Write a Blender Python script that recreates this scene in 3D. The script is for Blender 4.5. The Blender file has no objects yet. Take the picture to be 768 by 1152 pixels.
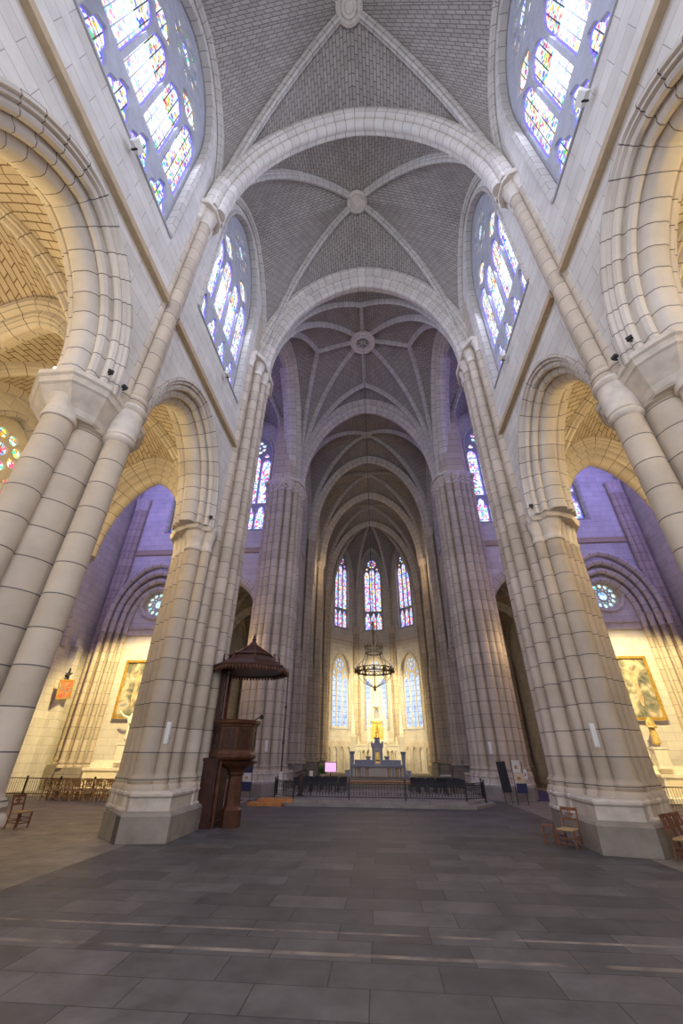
import bpy, bmesh, math, random
from mathutils import Vector, Matrix
random.seed(7)
PI = math.pi
C = bpy.context.scene.collection
sc = bpy.context.scene

# ------------------------------------------------------------------ materials
def mat_base(name):
    m = bpy.data.materials.new(name); m.use_nodes = True
    nt = m.node_tree; b = nt.nodes['Principled BSDF']
    return m, nt, b
def N(nt, t, **kw):
    n = nt.nodes.new(t)
    for k, v in kw.items():
        if k.startswith('_'): setattr(n, k[1:], v)
        else: n.inputs[k.replace('__', ' ')].default_value = v
    return n
def col(c): return (c[0], c[1], c[2], 1)
def plain(name, c, rough=.6, metal=0, var=.0, scale=8, bump=0):
    m, nt, b = mat_base(name)
    b.inputs['Roughness'].default_value = rough; b.inputs['Metallic'].default_value = metal
    g = N(nt, 'ShaderNodeNewGeometry')
    nz = N(nt, 'ShaderNodeTexNoise', Scale=scale, Detail=4)
    nt.links.new(g.outputs['Position'], nz.inputs['Vector'])
    r = N(nt, 'ShaderNodeMapRange'); r.inputs['To Min'].default_value = 1-var; r.inputs['To Max'].default_value = 1+var
    r.inputs['From Min'].default_value = .3; r.inputs['From Max'].default_value = .7
    nt.links.new(nz.outputs['Fac'], r.inputs['Value'])
    mx = N(nt, 'ShaderNodeMix', _data_type='RGBA', _blend_type='MULTIPLY'); mx.inputs[0].default_value = 1
    mx.inputs[6].default_value = col(c)
    nt.links.new(r.outputs[0], mx.inputs[7]); nt.links.new(mx.outputs[2], b.inputs['Base Color'])
    if bump:
        bp = N(nt, 'ShaderNodeBump', Strength=bump, Distance=.02)
        nt.links.new(nz.outputs['Fac'], bp.inputs['Height']); nt.links.new(bp.outputs[0], b.inputs['Normal'])
    return m
def masonry(name, c1, c2, cm, w, h, mortar, mode, smooth=.2, rough=.85, stain=.12, offset=.5):
    """mode: 'wall' position (x+y, z); 'uv'; 'floor' position (x, y)"""
    m, nt, b = mat_base(name)
    b.inputs['Roughness'].default_value = rough
    br = N(nt, 'ShaderNodeTexBrick', Scale=1.0)
    br.offset = offset
    for k, v in (('Color1', col(c1)), ('Color2', col(c2)), ('Mortar', col(cm)), ('Mortar Size', mortar), ('Mortar Smooth', smooth),
                 ('Brick Width', w), ('Row Height', h), ('Bias', 0.0)): br.inputs[k].default_value = v
    g = N(nt, 'ShaderNodeNewGeometry')
    if mode == 'uv':
        u = N(nt, 'ShaderNodeUVMap'); nt.links.new(u.outputs[0], br.inputs['Vector'])
    elif mode == 'floor':
        nt.links.new(g.outputs['Position'], br.inputs['Vector'])
    else:
        s = N(nt, 'ShaderNodeSeparateXYZ'); nt.links.new(g.outputs['Position'], s.inputs[0])
        a0 = N(nt, 'ShaderNodeMath', _operation='ADD'); nt.links.new(s.outputs[0], a0.inputs[0]); nt.links.new(s.outputs[1], a0.inputs[1])
        a = N(nt, 'ShaderNodeMath', _operation='ADD'); nt.links.new(a0.outputs[0], a.inputs[0]); a.inputs[1].default_value = 135.13 if w > 20 else 0
        k = N(nt, 'ShaderNodeCombineXYZ'); nt.links.new(a.outputs[0], k.inputs[0]); nt.links.new(s.outputs[2], k.inputs[1])
        nt.links.new(k.outputs[0], br.inputs['Vector'])
    nz = N(nt, 'ShaderNodeTexNoise', Scale=1.3, Detail=6, Roughness=.65)
    nt.links.new(g.outputs['Position'], nz.inputs['Vector'])
    r = N(nt, 'ShaderNodeMapRange'); r.inputs['From Min'].default_value = .3; r.inputs['From Max'].default_value = .7
    r.inputs['To Min'].default_value = 1-stain; r.inputs['To Max'].default_value = 1+stain*.6
    nt.links.new(nz.outputs['Fac'], r.inputs['Value'])
    mx = N(nt, 'ShaderNodeMix', _data_type='RGBA', _blend_type='MULTIPLY'); mx.inputs[0].default_value = 1
    nt.links.new(br.outputs['Color'], mx.inputs[6]); nt.links.new(r.outputs[0], mx.inputs[7])
    nt.links.new(mx.outputs[2], b.inputs['Base Color'])
    bp = N(nt, 'ShaderNodeBump', Strength=.35, Distance=.015); bp.invert = True
    nt.links.new(br.outputs['Fac'], bp.inputs['Height']); nt.links.new(bp.outputs[0], b.inputs['Normal'])
    return m
def glass_mat(name, scale, ground, frac, strength, palette, tint=(1, 1, 1), row=.55, bw=50):
    """leaded coloured glass lit by the daylight behind it"""
    m, nt, b = mat_base(name)
    u = N(nt, 'ShaderNodeUVMap')
    mp = N(nt, 'ShaderNodeMapping'); mp.inputs['Scale'].default_value = (1.15, 1, 1)
    nt.links.new(u.outputs[0], mp.inputs[0])
    v = N(nt, 'ShaderNodeTexVoronoi', Scale=scale); nt.links.new(mp.outputs[0], v.inputs['Vector'])
    s = N(nt, 'ShaderNodeSeparateColor'); nt.links.new(v.outputs['Color'], s.inputs[0])
    rp = N(nt, 'ShaderNodeValToRGB'); rp.color_ramp.interpolation = 'CONSTANT'
    e = rp.color_ramp.elements; e[0].position = 0; e[0].color = col(palette[0])
    n = len(palette)
    e[1].position = 1/n; e[1].color = col(palette[1])
    for i in range(2, n):
        k = e.new(i/n); k.color = col(palette[i])
    nt.links.new(s.outputs[0], rp.inputs[0])
    th = N(nt, 'ShaderNodeMath', _operation='LESS_THAN'); th.inputs[1].default_value = frac
    nt.links.new(s.outputs[1], th.inputs[0])
    mx = N(nt, 'ShaderNodeMix', _data_type='RGBA'); mx.inputs[6].default_value = col(ground)
    nt.links.new(th.outputs[0], mx.inputs[0]); nt.links.new(rp.outputs[0], mx.inputs[7])
    br = N(nt, 'ShaderNodeTexBrick', Scale=1.0); br.offset = 0
    br.inputs['Brick Width'].default_value = bw; br.inputs['Row Height'].default_value = row
    br.inputs['Mortar Size'].default_value = .014; br.inputs['Mortar Smooth'].default_value = 0
    br.inputs['Color1'].default_value = br.inputs['Color2'].default_value = (1, 1, 1, 1); br.inputs['Mortar'].default_value = (.03, .03, .04, 1)
    nt.links.new(u.outputs[0], br.inputs['Vector'])
    m2 = N(nt, 'ShaderNodeMix', _data_type='RGBA', _blend_type='MULTIPLY'); m2.inputs[0].default_value = 1
    nt.links.new(mx.outputs[2], m2.inputs[6]); nt.links.new(br.outputs['Color'], m2.inputs[7])
    m3 = N(nt, 'ShaderNodeMix', _data_type='RGBA', _blend_type='MULTIPLY'); m3.inputs[0].default_value = 1
    nt.links.new(m2.outputs[2], m3.inputs[6]); m3.inputs[7].default_value = col(tint)
    b.inputs['Base Color'].default_value = (.05, .05, .06, 1); b.inputs['Roughness'].default_value = .3
    nt.links.new(m3.outputs[2], b.inputs['Emission Color']); b.inputs['Emission Strength'].default_value = strength
    return m
def emit(name, c, s):
    m, nt, b = mat_base(name); b.inputs['Base Color'].default_value = col(c)
    b.inputs['Emission Color'].default_value = col(c); b.inputs['Emission Strength'].default_value = s
    return m
def painting_mat(name, cols, scale, seed):
    m, nt, b = mat_base(name)
    g = N(nt, 'ShaderNodeNewGeometry')
    nz = N(nt, 'ShaderNodeTexNoise', Scale=scale, Detail=3, Distortion=1.2); nz.noise_dimensions = '4D'; nz.inputs['W'].default_value = seed
    nt.links.new(g.outputs['Position'], nz.inputs['Vector'])
    rp = N(nt, 'ShaderNodeValToRGB'); e = rp.color_ramp.elements
    e[0].position = .3; e[0].color = col(cols[0]); e[1].position = .72; e[1].color = col(cols[-1])
    for i, c in enumerate(cols[1:-1]):
        k = e.new(.3+.42*(i+1)/(len(cols)-1)); k.color = col(c)
    nt.links.new(nz.outputs['Fac'], rp.inputs[0]); nt.links.new(rp.outputs[0], b.inputs['Base Color'])
    b.inputs['Roughness'].default_value = .45
    return m

ST = (.60, .505, .39); ST2 = (.48, .40, .30); JT = (.12, .10, .09)
M = {}
M['drum'] = masonry('limestone_drums', ST, ST2, JT, 300, .52, .009, 'wall', .05, stain=.16)
M['wall'] = masonry('limestone_ashlar', (.72, .68, .62), (.64, .60, .54), (.40, .36, .32), .95, .36, .007, 'wall', stain=.14)
M['vous'] = masonry('limestone_voussoirs', (.68, .62, .54), (.6, .54, .46), JT, 60, .48, .010, 'uv', .05)
M['rib'] = masonry('limestone_ribs', (.60, .55, .49), (.54, .50, .44), (.25, .22, .2), 60, .4, .012, 'uv', .05)
M['web'] = masonry('vault_brick', (.42, .375, .325), (.34, .30, .26), (.13, .115, .10), .36, .155, .014, 'uv', .1)
M['aweb'] = masonry('aisle_vault_brick', (.62, .54, .42), (.54, .46, .36), (.2, .13, .07), .44, .19, .016, 'uv', .1)
M['cap'] = plain('carved_limestone', (.64, .57, .48), .85, var=.12, scale=5, bump=.2)
M['plinth'] = masonry('plinth_stone', (.36, .32, .265), (.29, .255, .21), (.13, .11, .1), 1.3, .62, .008, 'wall', stain=.3)
M['string'] = plain('tan_string_course', (.50, .38, .24), .8, var=.1)
M['tracery'] = plain('grey_tracery_stone', (.42, .42, .46), .8, var=.12, scale=3)
M['tracery_warm'] = plain('pale_tracery_stone', (.66, .60, .48), .8, var=.1, scale=3)
M['dark'] = plain('dark_stone', (.2, .17, .14), .9, var=.2)
M['white'] = plain('white_carved_stone', (.82, .76, .62), .6, var=.06)
M['altar_grey'] = plain('grey_marble', (.42, .42, .46), .4, var=.15)
M['orange_marble'] = plain('orange_marble', (.62, .28, .1), .3, var=.3)
M['gold'] = plain('gilt', (.9, .58, .13), .35, metal=.7, var=.2)
M['wood'] = plain('dark_oak', (.055, .02, .011), .38, var=.35, scale=6)
M['wood2'] = plain('mid_oak', (.10, .036, .016), .38, var=.35, scale=6)
M['chair'] = plain('chair_wood', (.21, .085, .04), .45, var=.3, scale=14)
M['chair_pale'] = plain('pale_chair_wood', (.5, .27, .09), .5, var=.3, scale=14)
M['rush'] = plain('rush', (.48, .32, .15), .8, var=.25, scale=40)
M['orange_wood'] = plain('orange_wood', (.55, .24, .07), .5, var=.2)
M['iron'] = plain('wrought_iron', (.03, .028, .03), .5, metal=.5)
M['bronze'] = plain('old_bronze', (.16, .12, .06), .45, metal=.7, var=.3)
M['black'] = plain('black_cloth', (.018, .016, .018), .7)
M['red'] = plain('red_velvet', (.3, .012, .015), .9)
M['plastic'] = plain('white_plastic', (.82, .82, .80), .4)
M['paper'] = plain('white_paper', (.85, .84, .78), .7)
M['navy'] = plain('navy_card', (.03, .045, .12), .6)
M['beige'] = plain('beige_card', (.75, .66, .48), .7)
M['carpet'] = plain('purple_carpet', (.09, .07, .2), .95, var=.2)
M['paint_flesh'] = plain('painted_flesh', (.55, .40, .24), .5, var=.35, scale=5)
M['paint_gilt'] = plain('painted_gilt_plaster', (.62, .44, .16), .5, var=.2)
M['green'] = plain('leaf_green', (.12, .3, .04), .7, var=.4, scale=20)
M['lamp'] = emit('lamp_glow', (1, .86, .6), 30)
M['screen'] = emit('pink_lit_screen', (.95, .45, .95), 1.1)
M['redlamp'] = emit('red_lamp', (1, .05, .03), 4)

def floor_mat():
    m, nt, b = mat_base('slate_slabs')
    g = N(nt, 'ShaderNodeNewGeometry'); s = N(nt, 'ShaderNodeSeparateXYZ'); nt.links.new(g.outputs['Position'], s.inputs[0])
    def brick(w, h, c1, c2, cm):
        br = N(nt, 'ShaderNodeTexBrick', Scale=1.0); br.offset = .37
        for k, v in (('Color1', col(c1)), ('Color2', col(c2)), ('Mortar', col(cm)), ('Mortar Size', .006), ('Mortar Smooth', .3),
                     ('Brick Width', w), ('Row Height', h)): br.inputs[k].default_value = v
        nt.links.new(g.outputs['Position'], br.inputs['Vector']); return br
    a = brick(.92, .46, (.066, .061, .061), (.115, .106, .104), (.035, .033, .034))
    p = brick(.8, .5, (.27, .235, .19), (.21, .185, .15), (.11, .1, .085))
    def gt(inp, val, op='GREATER_THAN'):
        n = N(nt, 'ShaderNodeMath', _operation=op); nt.links.new(inp, n.inputs[0]); n.inputs[1].default_value = val; return n
    ab = N(nt, 'ShaderNodeMath', _operation='ABSOLUTE'); nt.links.new(s.outputs[0], ab.inputs[0])
    k = gt(ab.outputs[0], 4.9)
    # narrow pale inlaid slab rows across the nave
    def band(y0, w):
        d = N(nt, 'ShaderNodeMath', _operation='SUBTRACT'); nt.links.new(s.outputs[1], d.inputs[0]); d.inputs[1].default_value = y0
        e = N(nt, 'ShaderNodeMath', _operation='ABSOLUTE'); nt.links.new(d.outputs[0], e.inputs[0])
        return gt(e.outputs[0], w, 'LESS_THAN')
    b1 = band(5.2, .035); b2 = band(5.72, .025)
    ad = N(nt, 'ShaderNodeMath', _operation='MAXIMUM'); nt.links.new(b1.outputs[0], ad.inputs[0]); nt.links.new(b2.outputs[0], ad.inputs[1])
    nz2 = N(nt, 'ShaderNodeTexNoise', Scale=2.6, Detail=3); nt.links.new(g.outputs['Position'], nz2.inputs['Vector'])
    r2 = N(nt, 'ShaderNodeMapRange'); r2.inputs['From Min'].default_value = .35; r2.inputs['From Max'].default_value = .6; nt.links.new(nz2.outputs['Fac'], r2.inputs['Value'])
    bm_ = N(nt, 'ShaderNodeMath', _operation='MULTIPLY'); nt.links.new(ad.outputs[0], bm_.inputs[0]); nt.links.new(r2.outputs[0], bm_.inputs[1])
    m1 = N(nt, 'ShaderNodeMix', _data_type='RGBA'); nt.links.new(k.outputs[0], m1.inputs[0]); nt.links.new(a.outputs['Color'], m1.inputs[6]); nt.links.new(p.outputs['Color'], m1.inputs[7])
    m2 = N(nt, 'ShaderNodeMix', _data_type='RGBA'); nt.links.new(bm_.outputs[0], m2.inputs[0]); nt.links.new(m1.outputs[2], m2.inputs[6]); m2.inputs[7].default_value = (.23, .19, .155, 1)
    nz = N(nt, 'ShaderNodeTexNoise', Scale=2.2, Detail=8, Roughness=.7); nt.links.new(g.outputs['Position'], nz.inputs['Vector'])
    r = N(nt, 'ShaderNodeMapRange'); r.inputs['From Min'].default_value = .3; r.inputs['From Max'].default_value = .72; r.inputs['To Min'].default_value = .6; r.inputs['To Max'].default_value = 1.5
    nt.links.new(nz.outputs['Fac'], r.inputs['Value'])
    m3 = N(nt, 'ShaderNodeMix', _data_type='RGBA', _blend_type='MULTIPLY'); m3.inputs[0].default_value = 1
    nt.links.new(m2.outputs[2], m3.inputs[6]); nt.links.new(r.outputs[0], m3.inputs[7]); nt.links.new(m3.outputs[2], b.inputs['Base Color'])
    rr = N(nt, 'ShaderNodeMapRange'); rr.inputs['To Min'].default_value = .42; rr.inputs['To Max'].default_value = .7
    nt.links.new(nz.outputs['Fac'], rr.inputs['Value']); nt.links.new(rr.outputs[0], b.inputs['Roughness'])
    bp = N(nt, 'ShaderNodeBump', Strength=.3, Distance=.01); bp.invert = True; nt.links.new(a.outputs['Fac'], bp.inputs['Height']); nt.links.new(bp.outputs[0], b.inputs['Normal'])
    return m
M['floor'] = floor_mat()
PAL = [(.05, .12, 1), (1, .75, .05), (.05, .55, .15), (.7, .05, .05), (.1, .5, .9), (1, .6, .2), (.35, .2, .9)]
M['glass_nave'] = glass_mat('clerestory_glass', 11, (.86, .95, 1), .45, 1.3, PAL, row=.42, bw=.26)
M['glass_aisle'] = glass_mat('aisle_glass', 9, (.75, .95, .85), .7, 1.5, [(1, .35, .02), (.1, .8, .4), (.9, .1, .2), (.1, .4, 1), (1, .8, .1)])
M['glass_trans'] = glass_mat('transept_glass', 8, (.8, .88, 1), .5, 1.5, [(.15, .2, 1), (.8, .1, .15), (.2, .5, 1), (.1, .5, .3), (.6, .3, 1)])
M['glass_apse'] = glass_mat('apse_glass', 6, (.62, .75, 1), .6, 1.5, [(.1, .2, 1), (.85, .08, .1), (.15, .5, .95), (.75, .15, .4), (.95, .7, .1), (.5, .3, .9)])
M['glass_dim'] = glass_mat('dim_choir_glass', 6, (.3, .3, .5), .6, .25, PAL)
M['glass_blue'] = glass_mat('pale_blue_glass', 3.5, (.5, .66, .95), .3, 1.15, [(.4, .6, 1), (.3, .45, .9), (.7, .8, 1)], row=.45)
M['glass_rose'] = glass_mat('rose_glass', 9, (.65, .85, 1), .5, 1.3, [(.1, .4, 1), (.6, .9, .7), (.1, .25, .8), (.9, .85, .4), (.2, .7, .9)])
M['violet_fringe'] = emit('violet_fringe_glow', (.16, .12, 1), 1.3)  # glow that paints the violet colour fringe at bright glass edges

# ------------------------------------------------------------------ mesh helpers
class MB:
    def __init__(s): s.v = []; s.f = []; s.uv = []; s.sm = []
    def grid(s, rows, uvs, smooth=True, closed=False):
        n = len(rows[0]); b = len(s.v)
        for r in rows: s.v.extend([tuple(p) for p in r])
        for i in range(len(rows)-1):
            for j in range(n if closed else n-1):
                k = (j+1) % n
                s.f.append((b+i*n+j, b+i*n+k, b+(i+1)*n+k, b+(i+1)*n+j)); s.sm.append(smooth)
                u1 = uvs[i][j]; u4 = uvs[i+1][j]
                if closed and k == 0: u2 = (uvs[i][j][0]+.1, uvs[i][j][1]); u3 = (uvs[i+1][j][0]+.1, uvs[i+1][j][1])
                else: u2 = uvs[i][k]; u3 = uvs[i+1][k]
                s.uv.append((u1, u2, u3, u4))
        return b
    def ngon(s, pts, smooth=False):
        b = len(s.v); s.v.extend([tuple(p) for p in pts]); s.f.append(tuple(range(b, b+len(pts)))); s.sm.append(smooth)
        s.uv.append(tuple((p[0]+p[1], p[2]) for p in pts))
    def box(s, x0, x1, y0, y1, z0, z1):
        P = [(x0, y0, z0), (x1, y0, z0), (x1, y1, z0), (x0, y1, z0), (x0, y0, z1), (x1, y0, z1), (x1, y1, z1), (x0, y1, z1)]
        for q in ((0, 3, 2, 1), (4, 5, 6, 7), (0, 1, 5, 4), (1, 2, 6, 5), (2, 3, 7, 6), (3, 0, 4, 7)): s.ngon([P[i] for i in q])
        return s
    def bar(s, a, b_, r, n=6, r2=None, caps=True):
        a = Vector(a); b_ = Vector(b_); d = (b_-a).normalized(); u = d.orthogonal().normalized(); w = d.cross(u); r2 = r if r2 is None else r2
        ra = [a+(u*math.cos(2*PI*k/n)+w*math.sin(2*PI*k/n))*r for k in range(n)]
        rb = [b_+(u*math.cos(2*PI*k/n)+w*math.sin(2*PI*k/n))*r2 for k in range(n)]
        L = (b_-a).length
        s.grid([ra, rb], [[(k*.1, 0) for k in range(n)], [(k*.1, L) for k in range(n)]], n > 4, True)
        if caps: s.ngon(ra[::-1]); s.ngon(rb)
        return s
    def beam(s, a, b_, w, h, up=(0, 0, 1)):
        a = Vector(a); b_ = Vector(b_); d = (b_-a).normalized(); up = Vector(up); x = d.cross(up)
        if x.length < 1e-4: x = d.cross(Vector((0, 1, 0)))
        x.normalize(); y = x.cross(d)
        c = [x*w/2+y*h/2, -x*w/2+y*h/2, -x*w/2-y*h/2, x*w/2-y*h/2]
        ra = [a+k for k in c]; rb = [b_+k for k in c]
        for k in range(4): s.ngon([ra[k], ra[(k+1) % 4], rb[(k+1) % 4], rb[k]])
        s.ngon(ra[::-1]); s.ngon(rb); return s
    def lathe(s, cx, cy, prof, n=20, smooth=True, rot=0, a0=0, a1=2*PI, sx=1, sy=1):
        full = abs(a1-a0-2*PI) < 1e-6; k = n if full else n+1
        rows = []; uvs = []
        for r, z in prof:
            rows.append([(cx+sx*r*math.cos(a0+rot+(a1-a0)*j/n), cy+sy*r*math.sin(a0+rot+(a1-a0)*j/n), z) for j in range(k)])
            uvs.append([(j*.1, z) for j in range(k)])
        s.grid(rows, uvs, smooth, full); return s
    def loft(s, poly, levels, smooth=False, cap=True, c=None):
        """poly list (x,y) ; levels list (z, scale about c)"""
        if c is None: c = (sum(p[0] for p in poly)/len(poly), sum(p[1] for p in poly)/len(poly))
        rows = [[(c[0]+(p[0]-c[0])*k, c[1]+(p[1]-c[1])*k, z) for p in poly] for z, k in levels]
        s.grid(rows, [[(j*.3, z) for j in range(len(poly))] for z, k in levels], smooth, True)
        if cap: s.ngon(rows[-1]); s.ngon(rows[0][::-1])
        return s
    def sweep(s, path, prof, n, closed=True, smooth=True, caps=True):
        """path: 3D points in one plane with plane normal n ; prof: (r outward, d along n)"""
        n = Vector(n).normalized(); P = [Vector(p) for p in path]; rows = []; uvs = []; L = 0
        for i, p in enumerate(P):
            t = (P[min(i+1, len(P)-1)]-P[max(i-1, 0)]).normalized()
            o = t.cross(n)
            if i: L += (p-P[i-1]).length
            rows.append([p+o*r+n*d for r, d in prof])
            q = 0; uu = []
            for j, (r, d) in enumerate(prof):
                if j: q += math.hypot(r-prof[j-1][0], d-prof[j-1][1])
                uu.append((q, L))
            uvs.append(uu)
        s.grid(rows, uvs, smooth, closed)
        if caps and closed: s.ngon(rows[0][::-1]); s.ngon(rows[-1])
        return s
    def build(s, name, mat, parent=None, loc=None):
        me = bpy.data.meshes.new(name); me.from_pydata(s.v, [], s.f); me.update()
        ul = me.uv_layers.new(name='UVMap'); k = 0
        flat = []
        for q in s.uv: flat.extend(q)
        ul.data.foreach_set('uv', [c for p in flat for c in p])
        me.polygons.foreach_set('use_smooth', s.sm)
        me.materials.append(M[mat] if isinstance(mat, str) else mat)
        if any(s.sm):
            try: me.set_sharp_from_angle(angle=math.radians(38))
            except Exception: pass
        o = bpy.data.objects.new(name, me); C.objects.link(o)
        if parent is not None: o.parent = parent
        if loc is not None: o.location = loc
        return o
def tag(o, label=None, cat=None, group=None, kind=None):
    if label: o['label'] = label
    if cat: o['category'] = cat
    if group: o['group'] = group
    if kind: o['kind'] = kind
    return o
def thing(name, label, cat, loc=(0, 0, 0), rz=0, group=None):
    o = bpy.data.objects.new(name, None); C.objects.link(o); o.location = loc; o.rotation_euler = (0, 0, rz); o.empty_display_size = .2
    return tag(o, label, cat, group)
def struct(name, label=None, loc=(0, 0, 0)):
    o = bpy.data.objects.new(name, None); C.objects.link(o); o.location = loc; o['kind'] = 'structure'
    if label: o['label'] = label
    return o
def dup(root, loc=None, rz=None, label=None, group=None, scale=None):
    r = root.copy(); C.objects.link(r)
    if loc is not None: r.location = loc
    if rz is not None: r.rotation_euler = (0, 0, rz)
    if scale is not None: r.scale = scale
    if label: r['label'] = label
    if group: r['group'] = group
    for ch in list(root.children):
        c = ch.copy(); C.objects.link(c); c.parent = r
        for g in ch.children:
            d = g.copy(); C.objects.link(d); d.parent = c
    return r

BLEND = [.25]
def half_arch(a, h, n=14, dense=False):
    """(s, z) from springing (0,0) to apex (a, h): circle when steep, ellipse when flat"""
    if h >= a:
        e = (h*h-a*a)/(2*a); r = a+e; out = []
        for i in range(n+1):
            x = a*(1-math.cos(PI/2*i/n)); zp = math.sqrt(max(0, r*r-(r-x)**2)); ze = h*math.sin(PI/2*i/n)
            out.append((x, zp*BLEND[0]+ze*(1-BLEND[0])))
        return out
    return [(a*(1-math.cos(PI/2*i/n)), h*math.sin(PI/2*i/n)) for i in range(n+1)]
def arch2(c, a, z0, h, n=14, stilt=0, foot=None):
    """pointed arch polyline in (s, z): left foot to right foot"""
    H = half_arch(a, h, n)
    L = [(c-a+s, z0+stilt+z) for s, z in H]; R = [(c+a-s, z0+stilt+z) for s, z in reversed(H)][1:]
    out = L+R
    if stilt or foot is not None:
        f = z0 if foot is None else foot
        out = [(c-a, f)]+out+[(c+a, f)]
    return out
def inset_arch(c, a, z0, h, d, n=14, foot=None): return arch2(c, a-d, z0, math.sqrt(max(.01, (h-d)**2)), n, foot=foot)

def plate_mesh(outlines, thick, o, u, v=(0, 0, 1), d0=0):
    """flat plate with holes (even-odd), in the plane o + x*u + y*v ; returns MB-like lists. Thickness runs from d0 to d0+thick along u x v."""
    cu = bpy.data.curves.new('t', 'CURVE'); cu.dimensions = '2D'; cu.fill_mode = 'BOTH' if thick else 'FRONT'; cu.extrude = thick/2
    for ol in outlines:
        sp = cu.splines.new('POLY'); sp.points.add(len(ol)-1)
        for k, (x, y) in enumerate(ol): sp.points[k].co = (x, y, 0, 1)
        sp.use_cyclic_u = True
    ob = bpy.data.objects.new('t', cu); C.objects.link(ob)
    dg = bpy.context.evaluated_depsgraph_get(); dg.update()
    me = bpy.data.meshes.new_from_object(ob.evaluated_get(dg))
    bpy.data.objects.remove(ob); bpy.data.curves.remove(cu)
    o = Vector(o); u = Vector(u).normalized(); v = Vector(v).normalized(); n = u.cross(v)
    mb = MB(); loc = [tuple(x.co) for x in me.vertices]
    mb.v = [tuple(o+u*p[0]+v*p[1]+n*(p[2]+thick/2+d0)) for p in loc]
    for p in me.polygons:
        mb.f.append(tuple(p.vertices)); mb.sm.append(False); mb.uv.append(tuple((loc[i][0], loc[i][1]) for i in p.vertices))
    bpy.data.meshes.remove(me)
    return mb
def merge(a, b):
    k = len(a.v); a.v += b.v; a.f += [tuple(i+k for i in f) for f in b.f]; a.uv += b.uv; a.sm += b.sm; return a
def circle(cx, cy, r, n=20, rot=0): return [(cx+r*math.cos(2*PI*i/n+rot), cy+r*math.sin(2*PI*i/n+rot)) for i in range(n)]
def foil(cx, cy, r, k, amp=.28, n=48, rot=0):
    out = []
    for i in range(n):
        t = 2*PI*i/n; q = r*(1-amp+amp*abs(math.cos(k*t/2))*1.0)
        out.append((cx+q*math.cos(t+rot), cy+q*math.sin(t+rot)))
    return out
def shrink(pts, d):
    cx = (min(p[0] for p in pts)+max(p[0] for p in pts))/2; cy = (min(p[1] for p in pts)+max(p[1] for p in pts))/2
    hw = max(p[0] for p in pts)-cx; hh = max(p[1] for p in pts)-cy
    return [(cx+(x-cx)*(hw-d)/hw, cy+(y-cy)*(hh-d)/hh) for x, y in pts]
def lancet(cx, w, z0, z1, n=6):
    a = w/2; h = w*.85; return [(cx-a, z0)]+arch2(cx, a, z1-h, h, n)+[(cx+a, z0)]
def trefoil_light(cx, w, z0, z1):
    a = w/2
    return [(cx-a, z0), (cx-a, z1-w*.9), (cx-a*.75, z1-w*.72), (cx-a*.55, z1-w*.62), (cx-a*.6, z1-w*.45), (cx-a*.5, z1-w*.25), (cx-a*.2, z1-w*.08), (cx, z1),
            (cx+a*.2, z1-w*.08), (cx+a*.5, z1-w*.25), (cx+a*.6, z1-w*.45), (cx+a*.55, z1-w*.62), (cx+a*.75, z1-w*.72), (cx+a, z1-w*.9), (cx+a, z0)]

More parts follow.
